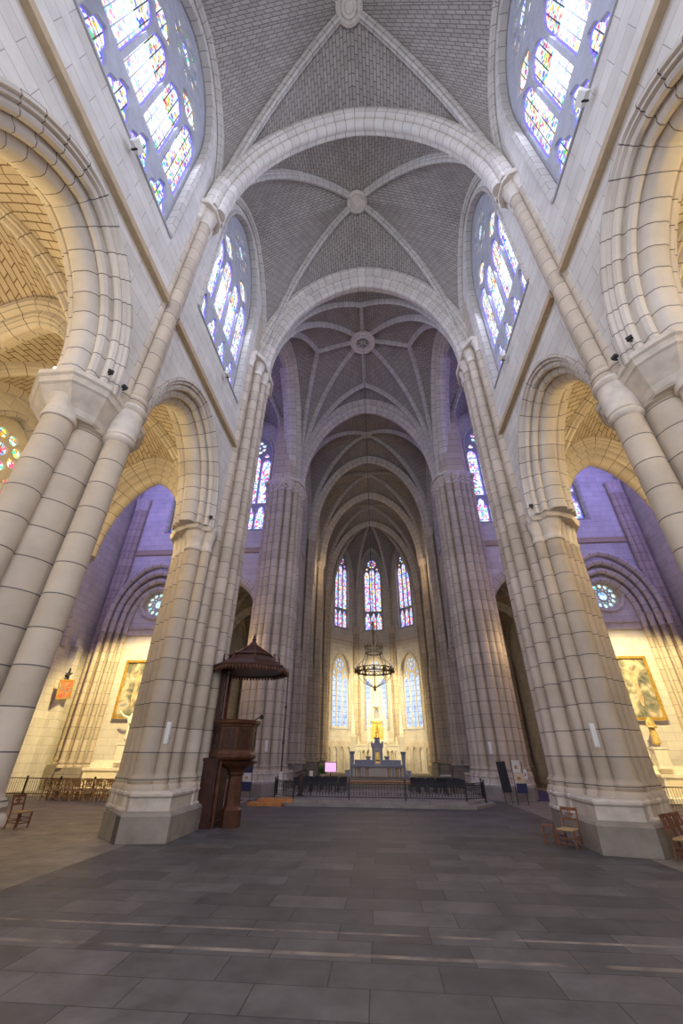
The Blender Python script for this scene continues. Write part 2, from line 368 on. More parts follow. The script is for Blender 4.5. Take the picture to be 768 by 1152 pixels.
wcount = [0]
def make_window(label, o, u, n_in, hw, z0, zs, h, nl, small, glass, trac='tracery', violet_fringe=True, depth=.3, rose=8, lowrow=True):
    """pointed tracery window. o: a point under the centre on the wall's inner plane; u along wall; window plate sits `depth` behind"""
    wcount[0] += 1
    w = struct('window_%d' % wcount[0], label)
    o = Vector(o); u = Vector(u).normalized(); v = Vector((0, 0, 1)); nn = u.cross(v); s = 1 if nn.dot(Vector(n_in)) > 0 else -1
    back = -s*depth
    out = [(-hw-.05, z0-.05)]+arch2(0, hw+.05, zs, h+.07, 12)+[(hw+.05, z0-.05)]
    pitch = 2*hw/nl; lw = pitch-.11
    holes = []
    zt0 = z0+.12
    if lowrow:
        for k in range(nl): holes.append(trefoil_light(-hw+pitch*(k+.5), lw, z0+.12, z0+small))
        zt0 = z0+small+.22
    if nl == 4:
        for k in range(nl): holes.append(lancet(-hw+pitch*(k+.5), lw, zt0, zs+.1))
        for c in (-hw/2, hw/2): holes.append(foil(c, zs+.12+pitch*.5, pitch*.56, 4, .22))
        R = hw*.50; cz = zs+h*.585
        holes.append(circle(0, cz, R*.36, 14))
        for k in range(rose): holes.append(circle(R*.68*math.cos(2*PI*k/rose+PI/8), cz+R*.68*math.sin(2*PI*k/rose+PI/8), R*.235, 10))
    else:
        for k in range(nl): holes.append(lancet(-hw+pitch*(k+.5), lw, zt0, zs+(.25 if k == 1 else -.1)))
        R = hw*.62; cz = zs+.3+R
        if cz+R > zs+h*.93: cz = zs+h*.93-R*1.05
        holes.append(circle(0, cz, R*.27, 14))
        for k in range(rose): holes.append(circle(R*.66*math.cos(2*PI*k/rose+PI/8), cz+R*.66*math.sin(2*PI*k/rose+PI/8), R*.22, 10))
        for c in (-1, 1): holes.append(foil(c*hw*.62, zs+.22, pitch*.24, 3, .25, rot=PI/2))
    t = .09
    merge_tr = plate_mesh([out]+holes, t, o, u, d0=back-t/2); merge_tr.build('tracery', trac, w)
    plate_mesh([out], .02, o, u, d0=back-s*.08).build('pane', glass, w)
    if violet_fringe:
        b = MB()
        for q in holes[:2*nl if lowrow else nl]: merge(b, plate_mesh([shrink(q, -.02), shrink(q, .03)], .01, o, u, d0=back-s*.055))
        b.build('fringe_strip', 'violet_fringe', w)  # rings stand in for violet fringing round each light
    # moulded reveal
    path = [o+u*x+v*z for x, z in ([(-hw-.12, z0-.1)]+arch2(0, hw+.12, zs, h+.14, 14)+[(hw+.12, z0-.1)])]
    m = MB().sweep(path, [(.1, .02*s), (-.02, .06*s), (-.08, -.02*s), (-.02, -.10*s), (.05, -.2*s), (.1, -.2*s)], nn)
    m.build('window_moulding', 'rib', w)
    sl = MB(); a = o+u*(-hw-.1); 
    sl.beam(o+u*(-hw-.12)+v*(z0-.12)+nn*(back*.4), o+u*(hw+.12)+v*(z0-.12)+nn*(back*.4), abs(back)*1.1, .06); sl.build('window_sill', 'tracery', w)
    return w

# ------------------------------------------------------------------ main dimensions
YB = [-.05, 5.65, 12.0]; Y3 = 21.5
ZS = 7.5; ZH = 16.4; WX = 4.8; ZTOP = 26.2
XA0, XA1 = 5.95, 10.6

# floor
fb = MB(); fb.ngon([(-17, -9, 0), (17, -9, 0), (17, 45, 0), (-17, 45, 0)]); f = fb.build('floor', 'floor'); tag(f, kind='structure')

# ------------------------------------------------------------------ walls
def notch_outline(y0, y1, zb, zt, arches):
    """rectangle with arches cut up from the bottom edge"""
    pts = [(y0, zb)]
    for (c, a, h) in arches: pts += arch2(c, a, zb, h, 16)
    pts += [(y1, zb), (y1, zt), (y0, zt)]
    return pts
def win_hole(c, hw, z0, zs, h, d=.1): return [(c-hw-d, z0-.1)]+arch2(c, hw+d, zs, h+.12, 14)+[(c+hw+d, z0-.1)]
ARC = [(2.88, 2.1, 3.25), (8.15, 2.18, 3.2)]
WIN = [(2.78, 1.8, 13.1, 18.1, 3.4), (8.5, 1.8, 13.1, 18.1, 3.4)]
for s, nm in ((-1, 'left'), (1, 'right')):
    w = plate_mesh([notch_outline(-.9, 11.0, ZS, ZTOP, ARC)]+[win_hole(*k) for k in WIN], 1.2, (s*WX, 0, 0), (0, 1, 0), d0=0 if s > 0 else -1.2)
    o = w.build('wall_'+nm, 'wall'); tag(o, kind='structure')
    st = MB(); 
    for y0, y1 in ((-.9, YB[1]-.3), (YB[1]+.3, 10.9)): st.box(min(s*4.66, s*4.82), max(s*4.66, s*4.82), y0, y1, 11.1, 11.2).box(min(s*4.72, s*4.82), max(s*4.72, s*4.82), y0, y1, 11.2, 11.4)
    tag(st.build('trim_1' if s < 0 else 'trim_2', 'string'), kind='structure')

# ------------------------------------------------------------------ arch mouldings
def mirror_prof(half, D):
    return half+[(r, D-d) for r, d in reversed(half)]
HALF = [(.10, -.07), (.03, -.07), (.0, -.02), (-.05, -.02), (-.07, .05), (-.13, .03), (-.19, .06), (-.21, .13), (-.17, .19), (-.24, .2),
        (-.31, .19), (-.37, .23), (-.38, .30), (-.33, .36), (-.42, .38), (-.5, .42), (-.54, .5)]
PROF_ARC = mirror_prof(HALF, 1.2)
PROF_ARC = [(r if i not in (0, len(PROF_ARC)-1) else .10, d) for i, (r, d) in enumerate(PROF_ARC)]
def arch_thing(name, label, group, cat, c, a, z0, h, o, u, n, prof, mat='vous', nseg=20):
    o = Vector(o); u = Vector(u); path = [o+u*s+Vector((0, 0, z)) for s, z in arch2(c, a, z0, h, nseg)]
    # outward is t x n ; check sign
    t = (path[1]-path[0]).normalized(); nn = Vector(n)
    if t.cross(nn).dot(u) > 0: raise ValueError('arch normal')
    m = MB().sweep(path, prof, nn); ob = m.build(name, mat); tag(ob, label, cat, group); return ob
for s, nm in ((-1, 'left'), (1, 'right')):
    for k, (c, a, h) in enumerate(ARC):
        # plane x = s*WX, going along y. profile d must run from nave face outward
        nrm = Vector((1, 0, 0)); d = 1
        o = Vector((s*WX, 0, 0)); path = [o+Vector((0, q, z)) for q, z in arch2(c, a, ZS, h, 20)]
        prof = [(r, dd*s) for r, dd in PROF_ARC]
        t = (path[1]-path[0]).normalized(); out = t.cross(nrm)
        if out.y > 0: prof = [(-r, dd) for r, dd in prof]
        m = MB().sweep(path, prof, nrm)
        ob = m.build('arcade_arch', 'vous')
        tag(ob, 'moulded %s nave arcade arch, %s' % (nm, ('nearest the camera, cut by the frame', 'second, landing on the big clustered pier')[k]), 'arch', 'nave arcade arches')

def rib_prof(w, d, up=.08):
    return [(up, -w), (-d*.25, -w), (-d*.35, -w*.82), (-d*.55, -w*.85), (-d*.65, -w*.6), (-d*.62, -w*.42), (-d*.8, -w*.42), (-d*.97, -w*.22), (-d, 0),
            (-d*.97, w*.22), (-d*.8, w*.42), (-d*.62, w*.42), (-d*.65, w*.6), (-d*.55, w*.85), (-d*.35, w*.82), (-d*.25, w), (up, w)]
def sweep_path(path, w, d, mb=None, up=.08):
    """vertical-plane rib under a curve, hanging to the inner (lower) side"""
    mb = mb or MB(); P = [Vector(p) for p in path]
    h = P[-1]-P[0]; h.z = 0
    if h.length < 1e-3: h = P[len(P)//2]-P[0]; h.z = 0
    n = Vector((h.y, -h.x, 0)).normalized()
    # at the springing t is up; outward must point away from the span (against h)
    t = Vector((0, 0, 1)); sgn = -1 if t.cross(n).dot(h) > 0 else 1
    mb.sweep(path, [(r*sgn, dd) for r, dd in rib_prof(w, d, up)], n); return mb
def seg3(P, Q, z0, z1, n=14, end=1.0):
    """rising curve from P (x,y) at z0 to Q at z1"""
    a = math.hypot(Q[0]-P[0], Q[1]-P[1]); H = half_arch(a, z1-z0, n)
    return [Vector((P[0]+(Q[0]-P[0])*s/a, P[1]+(Q[1]-P[1])*s/a, z0+z)) for s, z in H]
def panel(mb, A, B, m=5, bulge=.12):
    """web between two rising curves with a common foot; A,B lists of same length"""
    n = len(A); rows = []; uvs = []; L = 0
    for i in range(n):
        a, b = A[i], B[i]; w = (b-a).length
        if i: L += (((a-A[i-1]).length+(b-B[i-1]).length)/2)
        r = []; uu = []
        for j in range(m+1):
            t = j/m; p = a+(b-a)*t; p.z += bulge*4*t*(1-t)*min(1, w/3)
            r.append(p); uu.append((w*t-w/2, L))
        rows.append(r); uvs.append(uu)
    mb.grid(rows, uvs, True)
def quad_vault(name, corners, z0, ht, hl, hb, rw, rd, boss_r, wmat='web', rmat='rib', label=None, bosslabel=None, ridge=False):
    """corners: (x0,x1,y0,y1). ht: apex of arches spanning x (at y0,y1); hl: apex of arches spanning y; hb boss height"""
    x0, x1, y0, y1 = corners; cx, cy = (x0+x1)/2, (y0+y1)/2
    root = struct(name, label)
    web = MB(); k = 0
    for X, Y in ((x0, y0), (x1, y0), (x1, y1), (x0, y1)):
        D = seg3((X, Y), (cx, cy), z0, hb)
        T = seg3((X, Y), (cx, Y), z0, ht); Lg = seg3((X, Y), (X, cy), z0, hl)
        panel(web, T, D); panel(web, D, Lg)
        r = MB(); sweep_path(D, rw, rd, r); r.build('vault_rib', rmat, root)
        # wall rib
        r2 = MB(); sweep_path(Lg, rw*.7, rd*.6, r2); r2.build('wall_rib', rmat, root)
    web.build('vault_web', wmat, root)
    b = MB(); z = hb-rd-.12
    b.lathe(cx, cy, [(0, z), (boss_r*.3, z), (boss_r*.35, z+.05), (boss_r*.55, z+.02), (boss_r*.62, z+.1), (boss_r*.8, z+.04), (boss_r, z+.1), (boss_r, z+.22), (boss_r*.85, z+.3), (boss_r*.85, hb+.05)], 24)
    b.build('boss', 'cap', root)
    return root
def transverse(label, pts_from, pts_to, z0, z1, w, d, orders=1, group='transverse arches of the high vault', name='transverse_arch', mat='vous'):
    P, Q = pts_from, pts_to; mid = ((P[0]+Q[0])/2, (P[1]+Q[1])/2)
    L = seg3(P, mid, z0, z1, 20); R = seg3(Q, mid, z0, z1, 20)
    path = L+R[::-1][1:]
    mb = MB()
    if orders == 1: sweep_path(path, w, d, mb)
    else:
        sweep_path(path, w, d*.55, mb, .1)
        dirv = Vector((Q[0]-P[0], Q[1]-P[1], 0)).normalized()
        # inner narrower order
        inner = []
        for i, p in enumerate(path):
            t = (path[min(i+1, len(path)-1)]-path[max(i-1, 0)]).normalized(); nn = Vector((dirv.y, -dirv.x, 0)); o = t.cross(nn)
            if Vector((0, 0, 1)).cross(nn).dot(dirv) > 0: o = -o
            inner.append(p-o*d*.5)
        sweep_path(inner, w*.55, d*.5, mb)
    return tag(mb.build(name, mat), label, 'arch', group)

HB = 25.1; HT = 23.85; HL = 22.2
vx = 4.75
v1 = quad_vault('ceiling_near', (-vx, vx, YB[0], YB[1]), ZH, HT, HL, HB, .17, .30, .5, label='brick rib vault over the nearest nave bay')
v2 = quad_vault('ceiling_second', (-vx, vx, YB[1], YB[2]), ZH, HT, HL, HB, .17, .30, .5, label='brick rib vault over the second nave bay')
vb = MB()  # the vault goes on behind the camera
for X, sx in ((-vx, 1), (vx, -1)):
    pass
transverse('broad pointed stone arch across the nave between its two nearest vault bays', (-4.68, YB[1]), (4.68, YB[1]), ZH, HT, .42, .46)
#transverse('narrow, hidden at the top frame edge', (-4.68, YB[0]), (4.68, YB[0]), ZH, HT, .42, .46)

# crossing: four broad arches and a star vault
cx0, cx1, cy0, cy1 = -4.62, 4.62, YB[2]+.3, Y3-.3
transverse('broad pointed arch on the near side of the crossing', (-4.98, YB[2]+.05), (4.98, YB[2]+.05), ZH, HT, .62, .66, 2, 'crossing arches')
transverse('broad pointed arch between the crossing and the choir', (-4.85, Y3-.1), (4.85, Y3-.1), ZH, HT, .62, .66, 2, 'crossing arches')
transverse('broad pointed arch opening the crossing to the left transept', (-5.05, YB[2]+.45), (-5.05, Y3-.45), ZH, HT, .6, .6, 2, 'crossing arches')
transverse('broad pointed arch opening the crossing to the right transept', (5.05, YB[2]+.45), (5.05, Y3-.45), ZH, HT, .6, .6, 2, 'crossing arches')
st = struct('ceiling_crossing', 'dark star vault with a pierced round boss over the crossing')
ccx, ccy = 0, (cy0+cy1)/2; HBc = 25.2; ZT = 24.3; TX = 3.0
web = MB()
for sx in (-1, 1):
    for sy in (-1, 1):
        P = (sx*4.62, ccy+sy*(cy1-cy0)/2)
        D = seg3(P, (0, ccy), ZH, HBc, 16)
        Tx = seg3(P, (sx*TX, ccy), ZH, ZT, 16); Ty = seg3(P, (0, ccy+sy*TX), ZH, ZT, 16)
        Ax = seg3(P, (P[0], ccy), ZH, HT, 16); Ay = seg3(P, (0, P[1]), ZH, HT, 16)
        panel(web, Ay, Ty); panel(web, Ty, D); panel(web, D, Tx); panel(web, Tx, Ax)
        # kite infill is covered by the panels ending on the ridge lines
        for nm, cv in (('vault_rib', D), ('tierceron_rib', Tx), ('tierceron_rib', Ty)): sweep_path(cv, .14, .27).build(nm, 'rib', st)
for ax, ay in ((TX, 0), (-TX, 0), (0, TX), (0, -TX)):
    sweep_path([Vector((ax, ccy+ay, ZT)), Vector((ax*.5, ccy+ay*.5, (ZT+HBc)/2+.08)), Vector((0, ccy, HBc))], .11, .24).build('ridge_rib', 'rib', st)
web.build('vault_web', 'web', st)
b = MB(); z = HBc-.5
b.lathe(0, ccy, [(.42, z+.5), (.42, z+.05), (.5, z), (.62, z+.04), (.7, z), (.82, z+.08), (.85, z+.25), (.78, z+.34), (.78, HBc+.1)], 32)
b.build('boss', 'cap', st)
MB().lathe(0, ccy, [(0, z+.35), (.44, z+.35)], 24).build('boss_opening', 'black', st)

# ------------------------------------------------------------------ piers
def shaft_mb(x, y, r, z0, z1, n=18):
    m = MB()
    m.lathe(x, y, [(r*1.55, z0-.02), (r*1.55, z0+.05), (r*1.4, z0+.1), (r*1.2, z0+.12), (r*1.35, z0+.18), (r*1.3, z0+.24), (r*1.08, z0+.28), (r, z0+.34), (r, z1)], n)
    return m
def capital_mb(x, y, r, z0, z1, big=1.75, n=16, foliage=False):
    m = MB(); H = z1-z0
    m.lathe(x, y, [(r, z0-.08), (r*1.16, z0-.06), (r*1.2, z0), (r*1.1, z0+.06), (r*1.02, z0+.1), (r*1.12, z0+H*.35), (r*1.35, z0+H*.6), (r*big*.95, z0+H*.74)], n)
    m.lathe(x, y, [(r*big*.95, z0+H*.74), (r*big*1.05, z0+H*.78), (r*big*1.05, z0+H*.86), (r*big*1.13, z0+H*.9), (r*big*1.13, z1), (0, z1)], 8, False, PI/8)
    if foliage:
        rnd = random.Random(int(x*100)+int(y*10))
        for k in range(10):
            t = 2*PI*k/10
            for zz, q in ((.25, 1.25), (.55, 1.5)):
                rr = r*q; px, py = x+rr*math.cos(t+zz), y+rr*math.sin(t+zz)
                m.lathe(px, py, [(0, z0+H*zz-.08), (.055, z0+H*zz-.03), (.065, z0+H*zz+.03), (0, z0+H*zz+.09)], 6)
    return m
# crossing pier layout in (a towards nave axis, b away from crossing)
PL = [(1.3, 1.0), (1.3, 2.1), (.35, 2.32), (-.5, 1.5), (-.83, .9), (-1.1, .3), (-1.3, -.8), (-.9, -1.6), (.4, -1.7), (1.0, -1.1), (1.22, 0)]
CORE = [(.72, .85), (.62, 1.25), (.2, 1.5), (-.55, 1.02), (-.83, .5), (-1.05, -.6), (-.7, -1.15), (.3, -1.2), (.7, -.8), (.78, 0)]
SH_LOW = [(.23, 1.55, .23), (.57, 1.42, .15), (-.1, 1.4, .12), (-.34, 1.2, .12), (-.56, 1.0, .12)]
SH_HIGH = [(.68, 1.08, .15), (.86, .55, .19), (.92, .0, .2), (.9, -.5, .17), (.74, -.9, .18), (.38, -1.2, .2), (-.05, -1.3, .2), (-.42, -1.2, .17), (-.74, -1.08, .16), (-1.1, -.5, .15)]
def octo_at(x, y, r): return [(x+r*math.cos(PI/8+k*PI/4), y+r*math.sin(PI/8+k*PI/4)) for k in range(8)]
def crossing_pier(sx, sy, cy, label, X0=5.48):
    """sx: side (-1 left). sy: +1 when 'away from crossing' is -y"""
    X = sx*X0
    def W(a, b): return (X-sx*a, cy-sy*b)
    root = thing('clustered_pier', label, 'pier', (X, cy, 0), group='four clustered piers around the crossing')
    inv = Matrix.Translation((-X, -cy, 0))
    def put(mb, name, mat):
        mb.v = [(p[0]-X, p[1]-cy, p[2]) for p in mb.v]; return mb.build(name, mat, root)
    pl = [W(a, b) for a, b in PL]
    if sx*sy > 0: pl = pl[::-1]
    m = MB().loft(pl, [(0, 1.0), (.44, 1.0), (.48, .975), (.50, .94)]); put(m, 'plinth', 'plinth')
    m = MB().loft(pl, [(.49, .86), (.72, .86), (.76, .88), (.80, .88), (.84, .84)]); put(m, 'base_moulding', 'cap')
    for a, b, r in SH_LOW+SH_HIGH:
        p = W(a, b); q = MB().loft(octo_at(p[0], p[1], r*1.62), [(.49, 1.12), (.53, 1.12), (.56, 1), (.74, .97), (.78, 1.06), (.82, 1.06), (.85, .95)]); put(q, 'shaft_base', 'cap')
    co = [W(a, b) for a, b in CORE]
    if sx*sy > 0: co = co[::-1]
    m = MB().loft(co, [(.8, 1), (ZTOP-.1, 1)]); put(m, 'core', 'drum')
    for a, b, r in SH_LOW:
        p = W(a, b); put(shaft_mb(p[0], p[1], r, .84, 6.8), 'shaft', 'drum'); put(capital_mb(p[0], p[1], r, 6.8, ZS, 1.5), 'capital', 'cap')
    for a, b, r in SH_HIGH:
        p = W(a, b); put(shaft_mb(p[0], p[1], r, .84, 15.7), 'high_shaft', 'drum'); put(capital_mb(p[0], p[1], r, 15.7, ZH, 1.45, foliage=sy < 0), 'high_capital', 'cap')
    ab = [W(a, b) for a, b in ((.6, .9), (.82, 1.35), (.72, 1.68), (.5, 1.8), (.42, 1.98), (.06, 1.96), (-.4, 1.72), (-.82, 1.2), (-.97, .6), (-.6, .4), (.5, .5))]
    if sx*sy > 0: ab = ab[::-1]
    m = MB().loft(ab, [(ZS-.14, .94), (ZS-.1, .97), (ZS-.03, 1.0), (ZS+.05, 1.0), (ZS+.06, .98)]); put(m, 'abacus', 'cap')
    hb = [W(a, b) for a, b in ((.95, 1.25), (1.2, .8), (1.25, -.6), (1.0, -1.25), (.5, -1.55), (-.5, -1.5), (-1.3, -1.1), (-1.3, .3), (.4, 1.2))]
    if sx*sy > 0: hb = hb[::-1]
    m = MB().loft(hb, [(ZH-.08, .97), (ZH+.0, 1.0), (ZH+.08, 1.0)]); put(m, 'high_abacus', 'cap')
    return root
cp = {}
cp['NL'] = crossing_pier(-1, 1, YB[2], 'huge clustered pier of pale drums at left, behind the dark pulpit stair')
cp['NR'] = crossing_pier(1, 1, YB[2], 'huge clustered pier of pale drums at right with wooden chairs at its foot')
cp['FL'] = crossing_pier(-1, -1, Y3, 'clustered pier left of the choir with leafy capital, partly behind the pulpit', 5.32)
cp['FR'] = crossing_pier(1, -1, Y3, 'clustered pier right of the choir with leafy capital and notices at its foot', 5.32)

def nave_pier(sx, label):
    X, Y = sx*5.52, 5.55
    root = thing('round_column_pier', label, 'pier', (X, Y, 0), group='nave piers of round engaged columns')
    def put(mb, name, mat):
        mb.v = [(p[0]-X, p[1]-Y, p[2]) for p in mb.v]; return mb.build(name, mat, root)
    oc = [(X+.98*math.cos(PI/8+k*PI/4), Y+.98*math.sin(PI/8+k*PI/4)) for k in range(8)]
    put(MB().loft(oc, [(0, 1), (.44, 1), (.48, .97), (.5, .95)]), 'plinth', 'plinth')
    put(MB().loft(oc, [(.5, .95), (.7, .95), (.74, .97), (.8, .93), (.84, .86)]), 'base_moulding', 'cap')
    put(MB().lathe(X, Y, [(.62, .78), (.62, .86), (.5, .95), (.47, 1.05), (.47, 6.8), (.52, 6.84), (.52, 6.9), (.49, 6.94), (.49, ZS)], 32), 'core', 'drum')
    for dx, dy, r in ((0, -.62, .25), (0, .62, .25), (sx*.66, 0, .25)):
        put(shaft_mb(X+dx, Y+dy, r, .8, 6.75, 24), 'column', 'drum')
        put(MB().lathe(X+dx, Y+dy, [(r, 6.7), (r*1.14, 6.72), (r*1.18, 6.77), (r*1.12, 6.82), (r*1.1, 7.0), (r*1.3, 7.2)], 24), 'capital', 'cap')
    # nave column runs on upwards through two collars
    nx, ny, r = sx*4.80, Y+.1, .23
    put(shaft_mb(nx, ny, r, .8, 6.75, 24), 'column', 'drum')
    put(MB().lathe(nx, ny, [(r, 6.7), (r*1.2, 6.74), (r*1.25, 6.8), (r*1.15, 6.84), (r*1.25, 6.88), (r*1.18, 6.94), (r*1.2, 7.5), (r*1.35, 7.54), (r*1.42, 7.6), (r*1.3, 7.66), (r*.9, 7.7)], 24), 'collar', 'cap')
    ab = [(-.76, -.62), (-.5, -.95), (-.34, -1.1), (.34, -1.1), (.62, -.85), (1.0, -.5), (1.0, .5), (.62, .85), (.34, 1.1), (-.34, 1.1), (-.5, .95), (-.76, .62)]
    ap_ = [(X+sx*a, Y+b) for a, b in ab]
    if sx < 0: ap_ = ap_[::-1]
    put(MB().loft(ap_, [(6.86, .60), (6.9, .64), (7.0, .68), (7.22, .84), (7.34, .92), (7.38, .93)], c=(X, Y)), 'capital_bell', 'cap')
    put(MB().loft(ap_, [(7.3, .88), (7.36, .95), (7.4, .96), (7.46, .98), (7.5, 1.02), (7.6, 1.02), (7.62, .99)], c=(X, Y)), 'abacus', 'cap')
    for dx, dy, r in ((0, 0, .19), (.1, -.28, .12), (.1, .3, .12)):
        x = sx*(4.78+dx); y = ny+dy
        put(MB().lathe(x, y, [(r*1.35, 7.6), (r*1.35, 7.8), (r*1.45, 7.85), (r*1.2, 7.95), (r*1.3, 8.0), (r, 8.06), (r, 15.7)], 18), 'wall_shaft', 'drum')
        put(capital_mb(x, y, r, 15.65, ZH-.1, 1.5), 'wall_shaft_capital', 'cap')
    hb = [(sx*4.95, ny-.55), (sx*4.55, ny-.45), (sx*4.4, ny-.2), (sx*4.4, ny+.2), (sx*4.55, ny+.45), (sx*4.95, ny+.55)]
    if sx > 0: hb = hb[::-1]
    put(MB().loft(hb, [(ZH-.14, .95), (ZH-.04, 1), (ZH+.06, 1)]), 'high_abacus', 'cap')
    return root
nave_pier(-1, 'tall pier of round engaged columns at the far left edge of the photo')
nave_pier(1, 'tall pier of round engaged columns at the far right edge of the photo')

# ------------------------------------------------------------------ clerestory windows of the nave
for s, nm in ((-1, 'left'), (1, 'right')):
    for k, (c, hw, z0, zs, h) in enumerate(WIN):
        make_window('four-light stained clerestory window, %s wall, %s bay' % (nm, ('nearest', 'second')[k]), (s*WX, c, 0), (0, 1, 0), (-s, 0, 0), hw, z0, zs, h, 4, 1.5, 'glass_nave', depth=.28)

# ------------------------------------------------------------------ aisles
AB = [(YB[0], 5.6), (5.6, 11.62)]
k = 0
for s, nm in ((-1, 'left'), (1, 'right')):
    for i, (y0, y1) in enumerate(AB):
        xa, xb = sorted((s*XA0, s*(XA1-.1)))
        quad_vault('ceiling_aisle_%s_%s' % (nm, ('near', 'second')[i]), (xa, xb, y0, y1), ZS, 11.4, 11.2, 11.9, .16, .28, .3, 'aweb', 'vous', label='brick rib vault over the %s aisle, %s bay' % (nm, ('nearest', 'second')[i]))
    for y, lab in ((5.6, 'moulded arch across the %s aisle between its two bays'),):
        transverse(lab % nm, (s*XA0, y), (s*(XA1-.1), y), ZS, 11.4, .45, .5, 2, 'arches across the aisles', 'aisle_arch')
    # outer aisle wall with windows
    holes = [win_hole(c, 1.25, 5.6, 8.3, 2.1) for c in (2.6, 8.4)]
    w = plate_mesh([[(-.9, 0), (12.6, 0), (12.6, 13), (-.9, 13)]]+holes, .8, (s*XA1, 0, 0), (0, 1, 0), d0=0 if s > 0 else -.8)
    tag(w.build('wall_aisle_'+nm, 'wall'), kind='structure')
    for c, lab in ((2.6, 'nearest'), (8.4, 'second')):
        make_window('stained aisle window with a rose of round lobes, %s aisle, %s bay' % (nm, lab), (s*XA1, c, 0), (0, 1, 0), (-s, 0, 0), 1.25, 5.6, 8.3, 2.1, 2, .9, 'glass_aisle', 'tracery_warm', depth=.35, lowrow=False, violet_fringe=False)
    # aisle wall responds
    for y in (5.6, 11.1):
        r = thing('wall_respond', 'engaged shafts on the %s aisle wall %s' % (nm, 'between its two windows' if y < 8 else 'beside the arch to the transept'), 'pier', (s*(XA1-.15), y, 0), group='responds on the aisle walls')
        MB().box(-.2, .3, -.55, .55, 0, 1.1).build('plinth', 'plinth', r)
        for dy, rr in ((-.32, .15), (0, .22), (.32, .15)):
            shaft_mb(-s*.08, dy, rr, 1.1, 6.95, 14).build('shaft', 'drum', r); capital_mb(-s*.08, dy, rr, 6.95, ZS, 1.4).build('capital', 'cap', r)
    # end wall of the aisle towards the transept, pierced by an arch
    out = [(5.2*1, 0)]
    sgn = s
    pts = [(5.5, ZS)]+arch2(8.2, 2.2, ZS, 3.8, 16)+[(16.2, ZS), (16.2, ZTOP), (5.5, ZTOP)]
    if s < 0: pts = [(-x, z) for x, z in pts]
    w = plate_mesh([pts], .9, (0, 12.6, 0), (1, 0, 0), d0=0)
    tag(w.build('wall_transept_west_'+nm, 'wall'), kind='structure')
    lo = MB().box(min(s*10.4, s*16.2), max(s*10.4, s*16.2), 11.7, 12.6, 0, ZS); tag(lo.build('wall_transept_corner_'+nm, 'wall'), kind='structure')
    o = Vector((0, 11.55, 0)); path = [o+Vector((x, 0, z)) for x, z in arch2(s*8.2, 2.2, ZS, 3.8, 20)]
    m = MB().sweep(path, [(-r*1.25, -d*.95) for r, d in PROF_ARC], (0, -1, 0))
    tag(m.build('aisle_arch', 'vous'), 'deep moulded arch from the %s aisle into the transept' % nm, 'arch', 'arches from aisles into transepts')
# unseen slabs over the vaults, added to keep outside light from leaking in
rf = MB().box(-17, 17, -1.2, 45.5, ZTOP, ZTOP+.2); tag(rf.build('ceiling_light_block', 'dark'), kind='structure')
for s, nm in ((-1, 'left'), (1, 'right')):
    a = MB().box(min(s*6.0, s*11.4), max(s*6.0, s*11.4), -.9, 11.7, 12.6, 12.8); tag(a.build('ceiling_aisle_light_block_'+nm, 'dark'), kind='structure')

